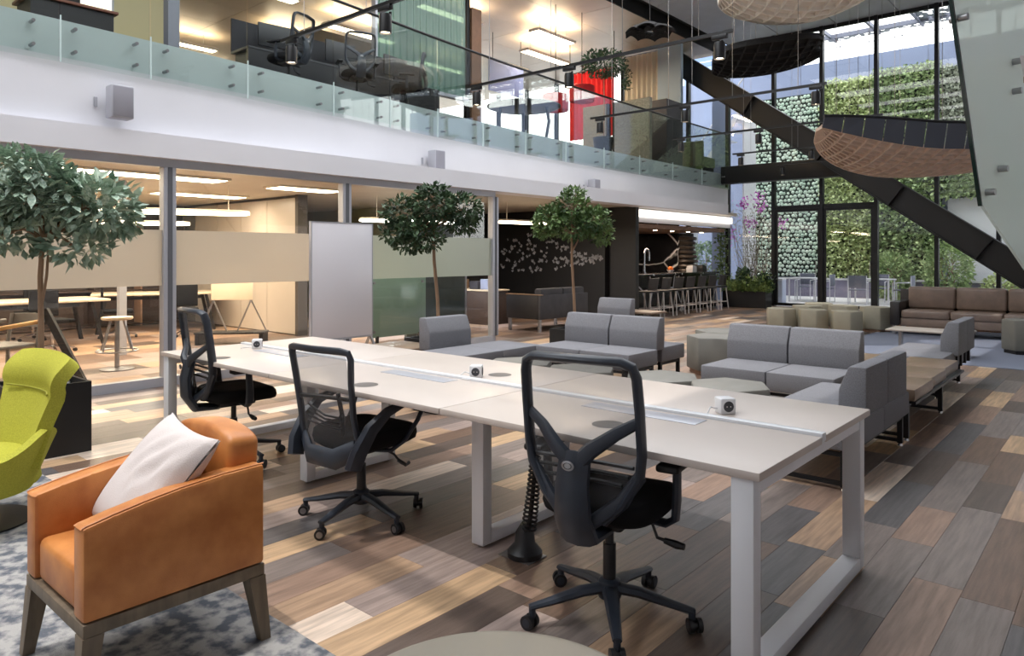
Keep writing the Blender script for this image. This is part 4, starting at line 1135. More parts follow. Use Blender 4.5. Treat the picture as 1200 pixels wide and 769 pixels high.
# round side table at the lower edge
t = thing('side_table', 'round grey beige side table top cut by the lower edge of the photo', 'side table', (-.98, 1.075, 0.012))
MB().lathe([(0, .475), (.34, .478), (.358, .488), (.36, .497), (.352, .5), (.345, .501), (0, .501)], 56).obj('tabletop', mat('taupe_lacquer', (146, 138, 124), .35, var=.02), t)
MB().lathe([(0, 0), (.2, 0), (.2, .012), (.03, .03), (.025, .475), (0, .475)], 28).obj('pedestal', M['black_metal'], t)

# distressed rug
rm = mat('distressed_rug', (100, 104, 112), .95, rgb2=(176, 173, 170), scale=15, detail=14, ramp=(.40, .58), bump=.6, bscale=260, spec=.1)
rg = MB().box(-5.75, -.3, -2.2, 1.54, 0, .012, .004).obj('rug', rm)
tag(rg, 'distressed grey blue rug under the orange and green chairs', 'rug')
cp_ = MB().box(-3.7, 4.3, 11.1, 16.05, 0, .008).obj('carpet', mat('blue_grey_carpet', (128, 134, 150), .95, var=.05, scale=120, bump=.3, bscale=300, spec=.1))
tag(cp_, 'blue grey carpet area under the brown sofa', 'carpet')

# mobile whiteboard
t = thing('whiteboard', 'tall white mobile board on slanted steel feet before the middle glass bay', 'whiteboard', (-7.55, 5.42, 0), R(91))
wbm = mat('whiteboard_surface', (226, 224, 230), .25)
MB().box(-.46, .46, -.02, .02, .42, 1.86, .004).obj('board', wbm, t)
MB().box(-.472, -.46, -.024, .024, .40, 1.87).box(.46, .472, -.024, .024, .40, 1.87).box(-.472, .472, -.024, .024, 1.86, 1.872).box(-.472, .472, -.024, .024, .40, .42).obj('frame', M['alu'], t)
for s in (-1, 1):
    l = MB().bar((s * .44, 0, .42), (s * .46, -.24, .03), .03, .03).bar((s * .44, 0, .42), (s * .46, .24, .03), .03, .03).obj('leg', M['steel'], t)
    MB().cyl((s * .46, -.24, 0), (s * .46, -.24, .03), .018, n=8).cyl((s * .46, .24, 0), (s * .46, .24, .03), .018, n=8).obj('foot', M['black_plastic'], l)

# speakers on the fascia
spm = mat('speaker_grey', (168, 168, 176), .6)
for k, (y, z, lb) in enumerate(((2.98, 3.06, 'grey wall speaker at the left end of the white fascia'), (7.95, 2.98, 'grey wall speaker on the fascia above the middle tree'), (12.9, 2.93, 'small grey wall speaker on the fascia toward the bar'))):
    x = edge_x(y)
    t = thing('wall_speaker', lb, 'speaker', (x, y, z), 0, 'grey speakers on the fascia')
    MB().box(.06, .24, -.11, .11, -.17, .17, .015, 2).obj('cabinet', spm, t)
    MB().box(.236, .243, -.098, .098, -.155, .155, .003).obj('grille', mat('speaker_grille_%d' % k, (142, 140, 148), .7, bump=.3, bscale=400), t)
    MB().box(-.03, .06, -.03, .03, -.04, .04).box(-.0, .02, -.2, -.17, -.05, .05).obj('bracket', spm, t)

# ------------------------------------------------------------------ modular bench seating
gt = mat('grey_tweed', (128, 128, 133), .9, var=.14, scale=140, detail=3, bump=.35, bscale=350, spec=.15)
gt2 = mat('grey_vinyl', (124, 122, 116), .6, var=.05, scale=5)
tw = mat('bench_table_wood', (138, 118, 100), .3, var=.12, scale=5, stretch=(1, 9, 1))
def frame(t, x0, x1, y0, y1, z):
    for x in (x0, x1):
        for y in (y0, y1):
            l = MB().box(x - .018, x + .018, y - .018, y + .018, .02, z).obj('leg', M['black_metal'], t, smooth=False)
            MB().lathe([(0, 0), (.02, 0), (.012, .02), (0, .02)], 10, (x, y, 0)).obj('glide', M['chrome'], l)
    b = MB()
    for z_ in (z - .03, .04):
        for y in (y0, y1): b.box(x0, x1, y - .015, y + .015, z_ - .012, z_ + .012)
        if z_ > .1:
            for x in (x0, x1): b.box(x - .015, x + .015, y0, y1, z_ - .012, z_ + .012)
    b.obj('rail', M['black_metal'], t, smooth=False)
def back_block(t, L, axis, x, y, z=.40, tilt=1):
    """wedge-shaped upholstered back of length L: axis 'x' or 'y'; the front face leans toward -y (axis x) or -x (axis y) times tilt"""
    poly = [(-.09 * tilt, 0), (.09 * tilt, 0), (.09 * tilt, .36), (-.02 * tilt, .36), (-.085 * tilt, .2)]
    if axis == 'x': b = MB().prism([(y + p[0], z + p[1]) for p in poly], x, x + L, 'x', bev=.016)
    else: b = MB().prism([(x + p[0], z + p[1]) for p in poly], y, y + L, 'y', bev=.016)
    o = b.obj('backrest', gt, t)
    s_ = MB()
    for f in (.25, .75):
        if axis == 'x': s_.box(x + L * f - .025, x + L * f + .025, y + .04 * tilt - .02, y + .04 * tilt + .02, .24, z + .05)
        else: s_.box(x + .04 * tilt - .02, x + .04 * tilt + .02, y + L * f - .025, y + L * f + .025, .24, z + .05)
    s_.obj('back_support', M['black_metal'], o, smooth=False)
def seat_row(name_, label, cushions, frm, backs=(), tables=(), grp=None):
    t = thing('upholstered_bench', label, 'bench', (0, 0, 0), 0, grp)
    for (x0, x1, y0, y1) in cushions: MB().box(x0, x1, y0, y1, .25, .42, .016, 2).obj('seat', gt, t)
    for (x0, x1, y0, y1) in tables: MB().box(x0, x1, y0, y1, .36, .42, .004).obj('table_panel', tw, t)
    for f in frm: frame(t, *f)
    for b in backs: back_block(t, *b)
    return t
# left bench (backrest on its left side)
seat_row('', 'grey tweed bench with a single backrest in front of the middle tree', [(-5.86, -5.22, 5.2, 5.86), (-5.86, -5.22, 5.865, 6.52)], [(-5.8, -5.28, 5.26, 6.46, .25)], [(.66, 'y', -5.95, 5.36, .40, -1)])
# middle bench
seat_row('', 'grey tweed two seat bench with two backrests left of centre beyond the desk', [(-5.25, -4.61, 6.42, 7.02), (-4.605, -3.97, 6.42, 7.02), (-4.62, -4.02, 7.2, 7.74)],
         [(-5.19, -4.03, 6.48, 6.98, .25), (-4.56, -4.08, 7.26, 7.68, .25)], [(.63, 'x', -5.26, 7.11, .40, 1), (.63, 'x', -4.615, 7.11, .40, 1)])
# right bench
seat_row('', 'grey tweed two seat bench with two backrests right of centre beyond the desk', [(-3.11, -2.49, 6.3, 6.93), (-2.485, -1.9, 6.3, 6.93)], [(-3.05, -1.96, 6.36, 6.88, .25)],
         [(.61, 'x', -3.14, 7.03, .40, 1), (.64, 'x', -2.52, 7.03, .40, 1)])
# right column: near bench facing left, wooden table panels, far bench
seat_row('', 'grey tweed bench with two backrests seen from behind at the right end of the desk', [(-1.95, -1.30, 4.66, 5.4), (-1.95, -1.30, 5.405, 6.12)], [(-1.9, -1.36, 4.7, 6.1, .25)],
         [(.54, 'y', -1.40, 5.0, .37, 1), (.54, 'y', -1.40, 5.55, .37, 1)])
t = thing('bench_table', 'long low bench table of four wooden panels on a black frame', 'table', (0, 0, 0))
for k in range(3): MB().box(-1.74, -1.28 - .02 * k, 6.2 + k * .68, 6.87 + k * .68, .33, .42, .004).obj('table_panel', tw, t)
MB().box(-1.76, -1.27, 6.19, 8.25, .31, .33).obj('edge_tray', M['black_metal'], t)
frame(t, -1.7, -1.36, 6.3, 7.6, .31)
seat_row('', 'grey tweed bench with a backrest seen end on before the brown sofa', [(-2.06, -1.46, 8.28, 8.9), (-2.06, -1.46, 8.905, 9.55)], [(-2.0, -1.52, 8.34, 9.5, .25)],
         [(.48, 'y', -1.50, 8.86, .38, 1), (.48, 'y', -1.50, 9.35, .38, 1)])
t = thing('corner_table', 'wooden corner table behind the right two seat bench', 'table', (0, 0, 0))
MB().box(-2.35, -1.82, 7.25, 8.2, .36, .42, .004).obj('tabletop', tw, t)
MB().box(-2.36, -1.81, 7.24, 8.21, .34, .36).obj('edge_tray', M['black_metal'], t)
frame(t, -2.3, -1.87, 7.3, 8.14, .34)
# left small wood table by the middle tree
t = thing('low_table', 'low square wooden table left of the single backrest bench', 'table', (-6.38, 5.47, 0))
MB().box(-.36, .34, -.24, .24, .385, .42, .004).obj('tabletop', tw, t)
MB().box(-.3, .28, -.18, .18, .36, .385).obj('edge_tray', M['black_metal'], t)
frame(t, -.3, .28, -.18, .18, .36)
# far bench piece and table near the bar
seat_row('', 'small grey tweed bench with one backrest beside the far wooden table', [(-6.9, -6.2, 9.5, 10.1)], [(-6.84, -6.26, 9.55, 10.05, .25)], [(.64, 'x', -6.88, 10.2, .38, 1)])
t = thing('occasional_table', 'light wooden table on thin legs between the benches and the bar stools', 'table', (-6.4, 10.75, 0))
MB().box(-.36, .34, -.27, .27, .47, .50, .005).obj('tabletop', tw, t)
for sx in (-1, 1):
    for sy in (-1, 1): MB().box(sx * .3 - .014, sx * .3 + .014, sy * .22 - .014, sy * .22 + .014, 0, .47).obj('leg', M['steel'], t, smooth=False)
MB().box(.1, .3, -.2, .2, .04, .18, .005).obj('shelf_box', M['black_metal'], t)

# hexagonal poufs
def hex_pouf(x, y, r_, h, rz, label, m, grp, base=M['black_metal'], sx=1.0):
    t = thing('pouf', label, 'pouf', (x, y, 0), rz, grp)
    poly = [(r_ * math.cos(k * math.pi / 3) * sx, r_ * math.sin(k * math.pi / 3)) for k in range(6)]
    MB().prism(poly, .05, h, 'z', bev=.022).obj('body', m, t)
    MB().prism([(p[0] * .88, p[1] * .88) for p in poly], 0, .05, 'z').obj('plinth', base, t)
    return t
pg = 'grey hexagonal poufs behind the desk'
for x, y, lb in ((-2.52, 5.62, 'grey hexagonal pouf in front of the right two seat bench'), (-2.83, 5.05, 'grey hexagonal pouf nearest the desk behind the right power cube'),
                 (-3.14, 5.62, 'grey hexagonal pouf left of the other two near the right bench'), (-4.64, 5.46, 'grey hexagonal pouf behind the back of the nearest chair, left'),
                 (-3.93, 5.5, 'grey hexagonal pouf behind the back of the nearest chair, right')):
    hex_pouf(x, y, .345, .40, R(0), lb, gt2, pg)
hex_pouf(-4.98, 4.75, .345, .40, 0, 'grey hexagonal pouf at the front corner of the single backrest bench', gt2, pg)
hex_pouf(-3.93, 8.38, .36, .46, R(20), 'taller grey pouf at the left end of the right bench, front one', gt2, None, M['wood_mid'])
hex_pouf(-4.15, 9.05, .36, .46, R(20), 'taller grey pouf at the left end of the right bench, rear one', gt2, None, M['wood_mid'])
ov = mat('olive_grey_vinyl', (160, 154, 136), .6, var=.05, scale=5)
og = 'olive grey ottomans before the glass door'
for x, y, h, lb in ((-5.25, 14.1, .42, 'olive ottoman at the left front corner of the cluster by the glass door'), (-4.66, 14.15, .42, 'olive ottoman second from the left in the front row of the cluster'),
                    (-4.07, 14.2, .42, 'olive ottoman third from the left in the front row of the cluster'), (-4.98, 14.75, .45, 'olive ottoman at the left of the middle row of the cluster by the glass door'),
                    (-4.95, 15.4, .47, 'olive ottoman at the left rear of the cluster by the glass door'), (-4.36, 15.0, .47, 'olive ottoman in the middle rear of the cluster by the glass door'),
                    (-3.76, 14.95, .47, 'olive ottoman at the right rear of the cluster before the platform')):
    hex_pouf(x, y, .29, h, R(0), lb, ov, og, M['wood_mid'])
og_ = mat('dark_olive_vinyl', (112, 110, 102), .6, var=.05, scale=5)
hex_pouf(-1.22, 12.95, .30, .50, R(10), 'large grey ottoman in front of the brown sofa, left of two', og_, None, M['black_metal']).location.z = .0085
hex_pouf(-.78, 12.45, .30, .50, R(10), 'large grey ottoman at the right edge of the photo', og_, None, M['black_metal']).location.z = .0085

# brown leather sofa
bl = mat('taupe_leather', (128, 110, 98), .35, var=.12, scale=6, bump=.1, bscale=200)
bd = mat('dark_leather', (40, 36, 36), .4, var=.1)
t = thing('sofa', 'long brown leather three seat sofa with dark frame under the sloping beam', 'sofa', (-3.42, 14.55, 0.008))
for k in range(4):
    x = .18 + k * .78
    MB().box(x, x + .77, .02, .66, .30, .45, .04, 3).obj('seat_cushion', bl, t)
    MB().box(x, x + .77, .58, .80, .45, .86, .05, 3).obj('back_cushion', bl, t)
MB().box(0, .17, 0, .86, .16, .60, .03).obj('arm', bd, t)
MB().box(3.31, 3.48, 0, .86, .16, .60, .03).obj('arm', bd, t)
MB().box(.17, 3.31, .05, .86, .16, .30, .01).obj('base', bl, t)
MB().box(.0, 3.48, .80, .88, .16, .80, .015).obj('back_panel', bd, t)
for x in (.06, 1.2, 2.3, 3.42):
    for y in (.08, .8): MB().box(x - .03, x + .03, y - .03, y + .03, 0, .16).obj('leg', M['steel'], t)
t = thing('coffee_table', 'low thin topped metal coffee table on the carpet before the sofa', 'coffee table', (-2.25, 11.75, 0))
MB().box(-.5, .55, -.3, .3, .36, .385, .006).obj('tabletop', mat('grey_table_top', (158, 150, 142), .35), t)
for sx in (-.36, .4):
    MB().box(sx - .02, sx + .02, -.05, .05, 0.0085, .36).obj('leg', M['steel'], t)
    MB().box(sx - .03, sx + .03, -.28, .28, 0.0085, .02).obj('foot', M['steel'], t)

# ------------------------------------------------------------------ planted trees
trunk_m = mat('pale_bark', (150, 122, 98), .85, var=.2, scale=12, stretch=(1, 1, .3))
pot_m = mat('black_planter', (24, 24, 26), .5, var=.1)
peb_m = mat('white_pebble', (206, 202, 196), .7)
def potted_tree(label, x, y, pot, px, py, crown, trunk, num, ls, m, leaf_parts=0, seed=1, bare=()):
    """crown: list of (cx, cy, cz, rx, ry, rz) lobes, relative to the foot"""
    t = thing('potted_tree', label, 'tree', (x, y, 0))
    b = MB(); w_, h_ = pot; w2 = w_ - .03
    b.box(-px, px, -py, py, 0, h_ - .06)
    for a in ((-px, px, -py, -py + .025), (-px, px, py - .025, py), (-px, -px + .025, -py + .025, py - .025), (px - .025, px, -py + .025, py - .025)): b.box(a[0], a[1], a[2], a[3], h_ - .06, h_)
    b.obj('planter', pot_m, t, smooth=False)
    rr = random.Random(seed); pb_ = MB()
    for k in range(60): pb_.ball((rr.uniform(-px + .05, px - .05), rr.uniform(-py + .05, py - .05), h_ - .045), rr.uniform(.018, .03), 6, (1, 1, .7))
    stuff(pb_.obj('pebbles', peb_m, t))
    tb = MB()
    for pts, r0, r1 in trunk:
        nn = len(pts); tb.tube(pts, [r0 + (r1 - r0) * i / (nn - 1) for i in range(nn)], 8)
    tb.obj('trunk', trunk_m, t)
    br_ = MB(); tips = []
    top = Vector(trunk[0][0][-1])
    for (cx, cy, cz, rx, ry, rz_) in crown:
        c = Vector((cx, cy, cz))
        mid = top.lerp(c, .5) + Vector((0, 0, .03)); br_.tube([top - Vector((0, 0, .05)), mid, c], [.013, .010, .006], 6)
        for k in range(5):
            d = Vector((rr.uniform(-1, 1) * rx, rr.uniform(-1, 1) * ry, rr.uniform(-.5, .9) * rz_)) * .8
            br_.tube([c.lerp(top, .2), c + d * .5, c + d], [.006, .004, .002], 5)
    br_.obj('branch', trunk_m, t)
    vol = np.array([c[3] * c[4] * c[5] for c in crown]); which = rng.choice(len(crown), num, p=vol ** .75 / (vol ** .75).sum())
    C = np.array(crown)[which]
    u = rng.normal(size=(num, 3)); u /= np.linalg.norm(u, axis=1, keepdims=True)
    rad = rng.uniform(.25, 1.0, (num, 1)) ** .45
    P = C[:, :3] + u * rad * C[:, 3:]
    D = u * .8 + rng.normal(0, .55, (num, 3)) + np.array([0, 0, -.15])
    L = rng.uniform(.7, 1.25, num) * ls
    n0 = leaf_parts
    if n0:
        # the largest leaves toward the hall are single parts that share one mesh
        score = P[:, 0] * .66 - P[:, 1] * .5 + .2 * P[:, 2]
        order = np.argsort(-score); near, far = order[:n0], order[n0:]
        lm = MB(); 
        V = [(0, 0, 0), (-.17, .3, .05), (-.19, .58, .06), (0, 1, -.02), (.19, .58, .06), (.17, .3, .05), (0, .5, 0)]
        me = bpy.data.meshes.new('leaf'); me.from_pydata(V, [], [(0, 6, 1), (1, 6, 2), (2, 6, 3), (3, 6, 4), (4, 6, 5), (5, 6, 0)]); me.materials.append(m)
        for i in near:
            o = bpy.data.objects.new('leaf', me); COL.objects.link(o); o.parent = t; o.location = P[i]
            o.rotation_mode = 'QUATERNION'; d = Vector(D[i]); q = d.to_track_quat('Y', 'Z'); o.rotation_quaternion = q @ Vector((0, 1, 0)).rotation_difference(Vector((0, 1, 0))); s = L[i] * 1.15
            o.scale = (s, s, s)
        P, D, L = P[far], D[far], L[far]
    V, F = leaves(P, D, L, L * .27, .1)
    stuff(mesh_obj('foliage', V, F, m, t))
    return t
lf1 = mat('grey_green_leaf', (96, 126, 106), .45, rgb2=(186, 202, 182), scale=5, spec=.5)
lf2 = mat('dark_green_leaf', (36, 56, 38), .45, rgb2=(80, 106, 72), scale=5, spec=.4)
lf3 = mat('mid_green_leaf', (52, 78, 46), .45, rgb2=(120, 146, 88), scale=4, spec=.4)
potted_tree('ficus tree with large grey green leaves in a black planter, at the left glass', -6.13, 1.72, (.5, .52), .25, .26,
            [(0.0, .0, 1.92, .34, .34, .22), (-.28, -.26, 1.85, .30, .30, .24), (.20, .28, 1.84, .30, .32, .20), (.02, -.1, 2.08, .25, .25, .14), (.1, .42, 1.72, .2, .22, .14), (-.1, -.2, 1.62, .24, .28, .14), (.12, .2, 1.52, .2, .24, .12)],
            [([(0, 0, .46), (.01, .0, .9), (-.01, .0, 1.3), (.02, .01, 1.62)], .022, .017), ([(0, 0, 1.05), (.03, .03, 1.3), (.02, .05, 1.6)], .012, .008)], 2500, .098, lf1, 300, 3)
potted_tree('round headed dark green ficus tree in a black planter beside the whiteboard', -6.52, 6.02, (.5, .45), .25, .25,
            [(0, 0, 2.08, .30, .30, .2), (-.26, -.28, 1.98, .24, .24, .2), (.26, .26, 2.02, .24, .24, .2), (-.12, -.2, 1.78, .26, .26, .14), (.2, .28, 1.86, .22, .22, .14), (-.32, -.32, 1.76, .18, .18, .15), (0, 0, 2.22, .2, .2, .12), (-.05, -.1, 1.68, .26, .26, .16), (-.2, -.22, 1.6, .18, .18, .12)],
            [([(0.06, .04, .4), (.05, .03, .9), (.02, .0, 1.4), (0, 0, 1.85)], .024, .018)], 3000, .075, lf2, 0, 5)
potted_tree('slender mid green ficus tree in a black planter before the butterfly wall', -5.86, 8.0, (.5, .45), .22, .22,
            [(0, 0, 2.12, .24, .24, .24), (-.22, -.2, 1.95, .24, .24, .2), (.22, .2, 1.92, .26, .26, .2), (.0, .0, 1.85, .3, .3, .18), (.3, .28, 1.75, .16, .16, .14), (.05, .02, 2.3, .14, .14, .1), (-.28, -.25, 1.85, .16, .16, .16)],
            [([(.04, .03, .4), (.02, .02, .9), (0, 0, 1.4), (0, 0, 1.8)], .022, .016), ([(0, 0, 1.5), (.06, .05, 1.65), (.1, .08, 1.85)], .012, .008)], 2800, .072, lf3, 0, 8)
# long planter with mixed plants beside the glass door
t = thing('planter_box', 'long black planter of mixed leafy plants at the left side of the glass door', 'planter', (-8.2, 19.45, 0))
b = MB().box(-.62, .62, -.22, .22, 0, .40)
for a in ((-.62, .62, -.22, -.2), (-.62, .62, .2, .22), (-.62, -.6, -.2, .2), (.6, .62, -.2, .2)): b.box(a[0], a[1], a[2], a[3], .40, .46)
b.obj('planter', pot_m, t, smooth=False)
P = np.stack([rng.uniform(-.62, .66, 1500), rng.uniform(-.26, .22, 1500), .42 + np.abs(rng.normal(0, .17, 1500))], 1)
V, F = leaves(P, np.stack([rng.normal(0, .6, 1500), rng.normal(-.2, .6, 1500), rng.uniform(0, 1, 1500)], 1), rng.uniform(.07, .15, 1500), .03)
stuff(mesh_obj('foliage', V, F, mat('bright_leaf', (70, 98, 52), .5, rgb2=(150, 170, 100), scale=6), t))
for x, h in ((-.08, 1.05), (.5, .9)):
    P = np.stack([x + rng.normal(0, .08, 380), rng.normal(0, .08, 380), rng.uniform(.4, h, 380)], 1)
    V, F = leaves(P, rng.normal(size=(380, 3)) + np.array([0, 0, .6]), .12, .035)
    stuff(mesh_obj('tall_foliage', V, F, lf2, t))
vn = MB()
for k in range(3): vn.tube([(-.9 + .03 * k, .2, .4)] + [(-.98 + .06 * math.sin(z * 3 + k), .55, z) for z in np.linspace(.7, 2.6, 12)], .008, 5)
vn.obj('vine', mat('vine_green', (70, 96, 56), .7), t)
P = np.stack([-.98 + rng.normal(0, .1, 420), .52 + rng.normal(0, .05, 420), rng.uniform(.6, 2.75, 420)], 1)
V, F = leaves(P, rng.normal(size=(420, 3)), .11, .035); stuff(mesh_obj('vine_foliage', V, F, lf3, t))

# ------------------------------------------------------------------ suspended woven canopies
def shell(name, label, c, ax, La, Lb, sag, tilt, nu, nv, depth, m, fill=None, pitch=0.0, edge=None, wires=3, ztop=7.7, power=2.4):
    """egg-crate canopy: ribs both ways over a leaf-shaped outline, sagging in the middle. ax: direction of the long axis in plan"""
    t = thing(name, label, 'ceiling canopy', c)
    ux = Vector((math.cos(ax), math.sin(ax), 0)); uy = Vector((-math.sin(ax), math.cos(ax), 0))
    def pt(a, b):
        w = max(0.0, 1 - abs(a) ** power) ** .5
        z = -sag * (1 - a * a) * (1 - .75 * b * b) + tilt * a + pitch * b
        return ux * (a * La) + uy * (b * w * Lb) + Vector((0, 0, z))
    def strip(pts, nm):
        b = MB(); n_ = len(pts)
        b.sheet(lambda u, v: pts[int(round(u * (n_ - 1)))] + Vector((0, 0, depth * v)), n_ - 1, 1, .018)
        b.obj(nm, m, t, smooth=False)
    for i in range(1, nu):
        a = -1 + 2 * i / nu; strip([pt(a, -1 + k / 6) for k in range(13)], 'cross_rib')
    for j in range(nv + 1):
        bb = -1 + 2 * j / nv; strip([pt(-1 + k / 12, bb) for k in range(25)], 'long_rib')
    if fill is not None:
        b = MB(); b.sheet(lambda u, v: pt(-.995 + 1.99 * u, -1 + 2 * v) + Vector((0, 0, depth * .75)), 24, 12, .01); b.obj('lining', fill, t)
    w = MB()
    for a in np.linspace(-.6, .6, wires):
        p = pt(a, 0); w.cyl(p + Vector((0, 0, depth)), (p.x, p.y, ztop - c[2]), .005, n=5)
    w.obj('wire', M['steel'], t)
    return t
cream = mat('cream_felt', (240, 234, 224), .8, var=.04); blackf = mat('black_felt', (24, 23, 24), .8, var=.15); brownf = mat('brown_veneer', (222, 198, 178), .6, var=.1)
shell('woven_canopy', 'cream woven egg crate canopy at the top of the hall', (-4.3, 12.2, 5.82), R(41), 1.25, 1.15, .38, -.02, 11, 8, .10, cream, mat('cream_lining', (232, 224, 212), .9), wires=4)
shell('woven_canopy', 'black woven egg crate canopy below the cream one', (-5.15, 13.1, 5.12), R(38), .98, .85, .20, .10, 9, 7, .10, blackf, mat('black_lining', (14, 14, 15), .9), pitch=-.10, wires=4)
rimm = mat('rim_grey', (72, 76, 86), .5)
t = thing('woven_canopy', 'large brown slatted canopy with a grey panelled rim at the right', 'ceiling canopy', (-2.42, 13.8, 0))
ux = Vector((math.cos(R(41)), math.sin(R(41)), 0)); uy = Vector((-ux.y, ux.x, 0))
def can(a, b):
    """a along the canopy, b from the near rim (0) to the far edge (1)"""
    w = 1.7 * max(0, 1 - abs(a) ** 2.4) ** .6
    z = 3.24 + .36 * max(0, -a) ** 1.5 - .02 * max(0, a) - .30 * b * (w / 1.7) - .10 * math.sin(math.pi * b) * (w / 1.7)
    return ux * (2.05 * a) + uy * (w * b) + Vector((0, 0, z))
for j in range(11):
    bb = j / 10; b_ = MB(); b_.sheet(lambda u, v: can(-.99 + 1.98 * u, bb) + Vector((0, 0, .05 * v)), 26, 1, .03).obj('long_slat', brownf, t, smooth=False)
for i in range(1, 20):
    a_ = -1 + i / 10; b_ = MB(); b_.sheet(lambda u, v: can(a_, u) + Vector((0, 0, -.004 + .05 * v)), 10, 1, .03).obj('cross_slat', brownf, t, smooth=False)
b_ = MB(); b_.sheet(lambda u, v: can(-.995 + 1.99 * u, v) + Vector((0, 0, .045)), 26, 10, -.01).obj('lining', mat('canopy_lining', (204, 184, 166), .8), t)
for k in range(12):
    a0, a1 = -1 + k / 6 + .006, -1 + (k + 1) / 6 - .006
    p, q = can(a0, 0), can(a1, 0); h0, h1 = [.16 + .26 * (1 - abs(x) ** 2.2) for x in (a0, a1)]
    p = p - uy * .02; q = q - uy * .02
    b_ = MB(); A = [b_.bm.verts.new(v) for v in (p, q, q + Vector((0, 0, h1)) - uy * .10, p + Vector((0, 0, h0)) - uy * .10)]; B = [b_.bm.verts.new(v.co + uy * .025) for v in A]
    b_.bm.faces.new(A); b_.bm.faces.new(B[::-1])
    for i in range(4): b_.bm.faces.new((A[i], B[i], B[(i + 1) % 4], A[(i + 1) % 4]))
    b_.obj('rim_panel', rimm, t, smooth=False)
b_ = MB(); b_.tube([can(-1 + k / 12, 0) + Vector((0, 0, .17 + .26 * (1 - abs(-1 + k / 12) ** 2.2))) - uy * .11 for k in range(25)], .025, 6).obj('rim_cap', M['black_metal'], t)
w_ = MB()
for a_ in (-.6, 0, .6):
    for bb in (0.02, .9): p = can(a_, bb); w_.cyl(p + Vector((0, 0, .04)), (p.x, p.y, 7.7), .005, n=5)
w_.obj('wire', M['steel'], t)

# ------------------------------------------------------------------ stair glass at the right
def sg(s, z, off=0.0): return Vector((-.82 + .19 * s + off * .98, 5.91 + .98 * s - off * .19, z))
stg = thing('stair_balustrade', 'large pale green frosted stair glass with steel buttons at the right edge', 'stair', (0, 0, 0))
def sg_prism(poly, off, th, nm, m):
    b = MB(); A = [b.bm.verts.new(sg(s, z, off)) for s, z in poly]; B = [b.bm.verts.new(sg(s, z, off + th)) for s, z in poly]
    b.bm.faces.new(A); b.bm.faces.new(B[::-1])
    for i in range(len(poly)): b.bm.faces.new((A[i], B[i], B[(i + 1) % len(poly)], A[(i + 1) % len(poly)]))
    return b.obj(nm, m, stg, smooth=False)
sg_prism([(0, 1.81), (-.75, 3.8), (1.3, 3.62), (3.4, 1.1), (3.4, .03)], 0, .02, 'glass_panel', glass('stair_glass', (.9, .96, .94), .05, body=(240, 248, 245), body_fac=.72, rough=.05))
sg_prism([(-.004, 1.80), (-.754, 3.8), (-.775, 3.8), (-.022, 1.80)], -.002, .024, 'glass_edge', mat('glass_edge_green', (18, 44, 40), .15))
sg_prism([(.25, 1.95), (-.2, 2.75), (.6, 2.3), (3.75, .2), (3.75, .0), (3.1, .0)], .30, .05, 'stringer', M['white'])
for k in range(13): 
    s0 = -.3 + k * .3; z0 = 2.55 - k * .19
    if z0 > .05: sg_prism([(s0, z0), (s0, z0 + .04), (s0 + .3, z0 + .04), (s0 + .3, z0)], .35, 1.0, 'tread', M['wood_mid'])
so = None
for s, z in ((.59, 2.9), (.59, 2.68), (.30, 2.08), (-.42, 3.02), (.06, 1.90), (.92, 1.46), (1.5, 2.3), (1.5, 2.1), (1.9, 1.1), (3.2, .7), (3.2, .4)):
    p = sg(s, z, -.03); q_ = sg(s, z, .08)
    MB().cyl(p, q_, .024, n=14).obj('standoff', M['steel'], stg)
MB().tube([sg(-.75, 3.82), sg(1.3, 3.64), sg(3.4, 1.12)], .025, 8).obj('handrail', M['black_metal'], stg)

# ------------------------------------------------------------------ upper floor office behind the balustrade
UZ = 3.86
for k, (x, y, L) in enumerate(((-17.15, 10.9, 1.8), (-12.95, 16.4, 2.0), (-19.6, 8.6, 2.4), (-19.6, 5.4, 2.4), (-15.2, 11.5, 2.2), (-11.6, 15.0, 1.6), (-16.0, 15.2, 2.2), (-14.4, 8.0, 2.2), (-12.4, 12.0, 2.0), (-13.5, 3.5, 2.4), (-22.5, 10.5, 2.4))):
    t = thing('ceiling_strip_light', ('bright ceiling strip on the upper floor left of the black chair back', 'bright ceiling strip on the upper floor above the red curtain', 'ceiling strip deep on the upper floor right of the grey column', 'ceiling strip deep on the upper floor left of the grey column',
              'ceiling strip on the upper floor above the black workstations', 'ceiling strip on the upper floor left of the hanging plant', 'ceiling strip on the upper floor behind the blue panel', 'ceiling strip on the upper floor before the fluted green wall',
              'ceiling strip on the upper floor right of the fluted green wall', 'ceiling strip on the upper floor above the yellowish partition', 'farthest ceiling strip on the upper floor')[k], 'ceiling light', (x, y, 7.62), 0, 'strip lights in the upper ceiling')
    MB().box(-.17, .17, -L / 2, L / 2, -.42, -.35, .005).obj('housing', M['white'], t)
    MB().box(-.13, .13, -L / 2 + .04, L / 2 - .04, -.428, -.42).obj('diffuser', M['lamp_warm'], t, smooth=False)
    for q in (-.35, .35): MB().cyl((0, L * q, -.35), (0, L * q, 0), .006, n=6).obj('hanger', M['steel'], t)
    area_lamp((0, 0, -.45), .26, L, 45, (255, 228, 190), t)
    area_lamp((0, 0, -.33), 0.26, L, 34, (255, 228, 190), t, rot=(math.pi, 0, 0))
struct(MB().box(-10.05, -9.9, 4.28, 4.43, UZ, 7.62).obj('trim_30', mat('grey_column', (122, 124, 134), .5)))
t = thing('office_partition', 'pale yellowish glazed partition on the upper floor at the upper left', 'partition', (-13.0, 4.0, UZ))
pmx = mat('yellow_panel', (206, 192, 140), .3)
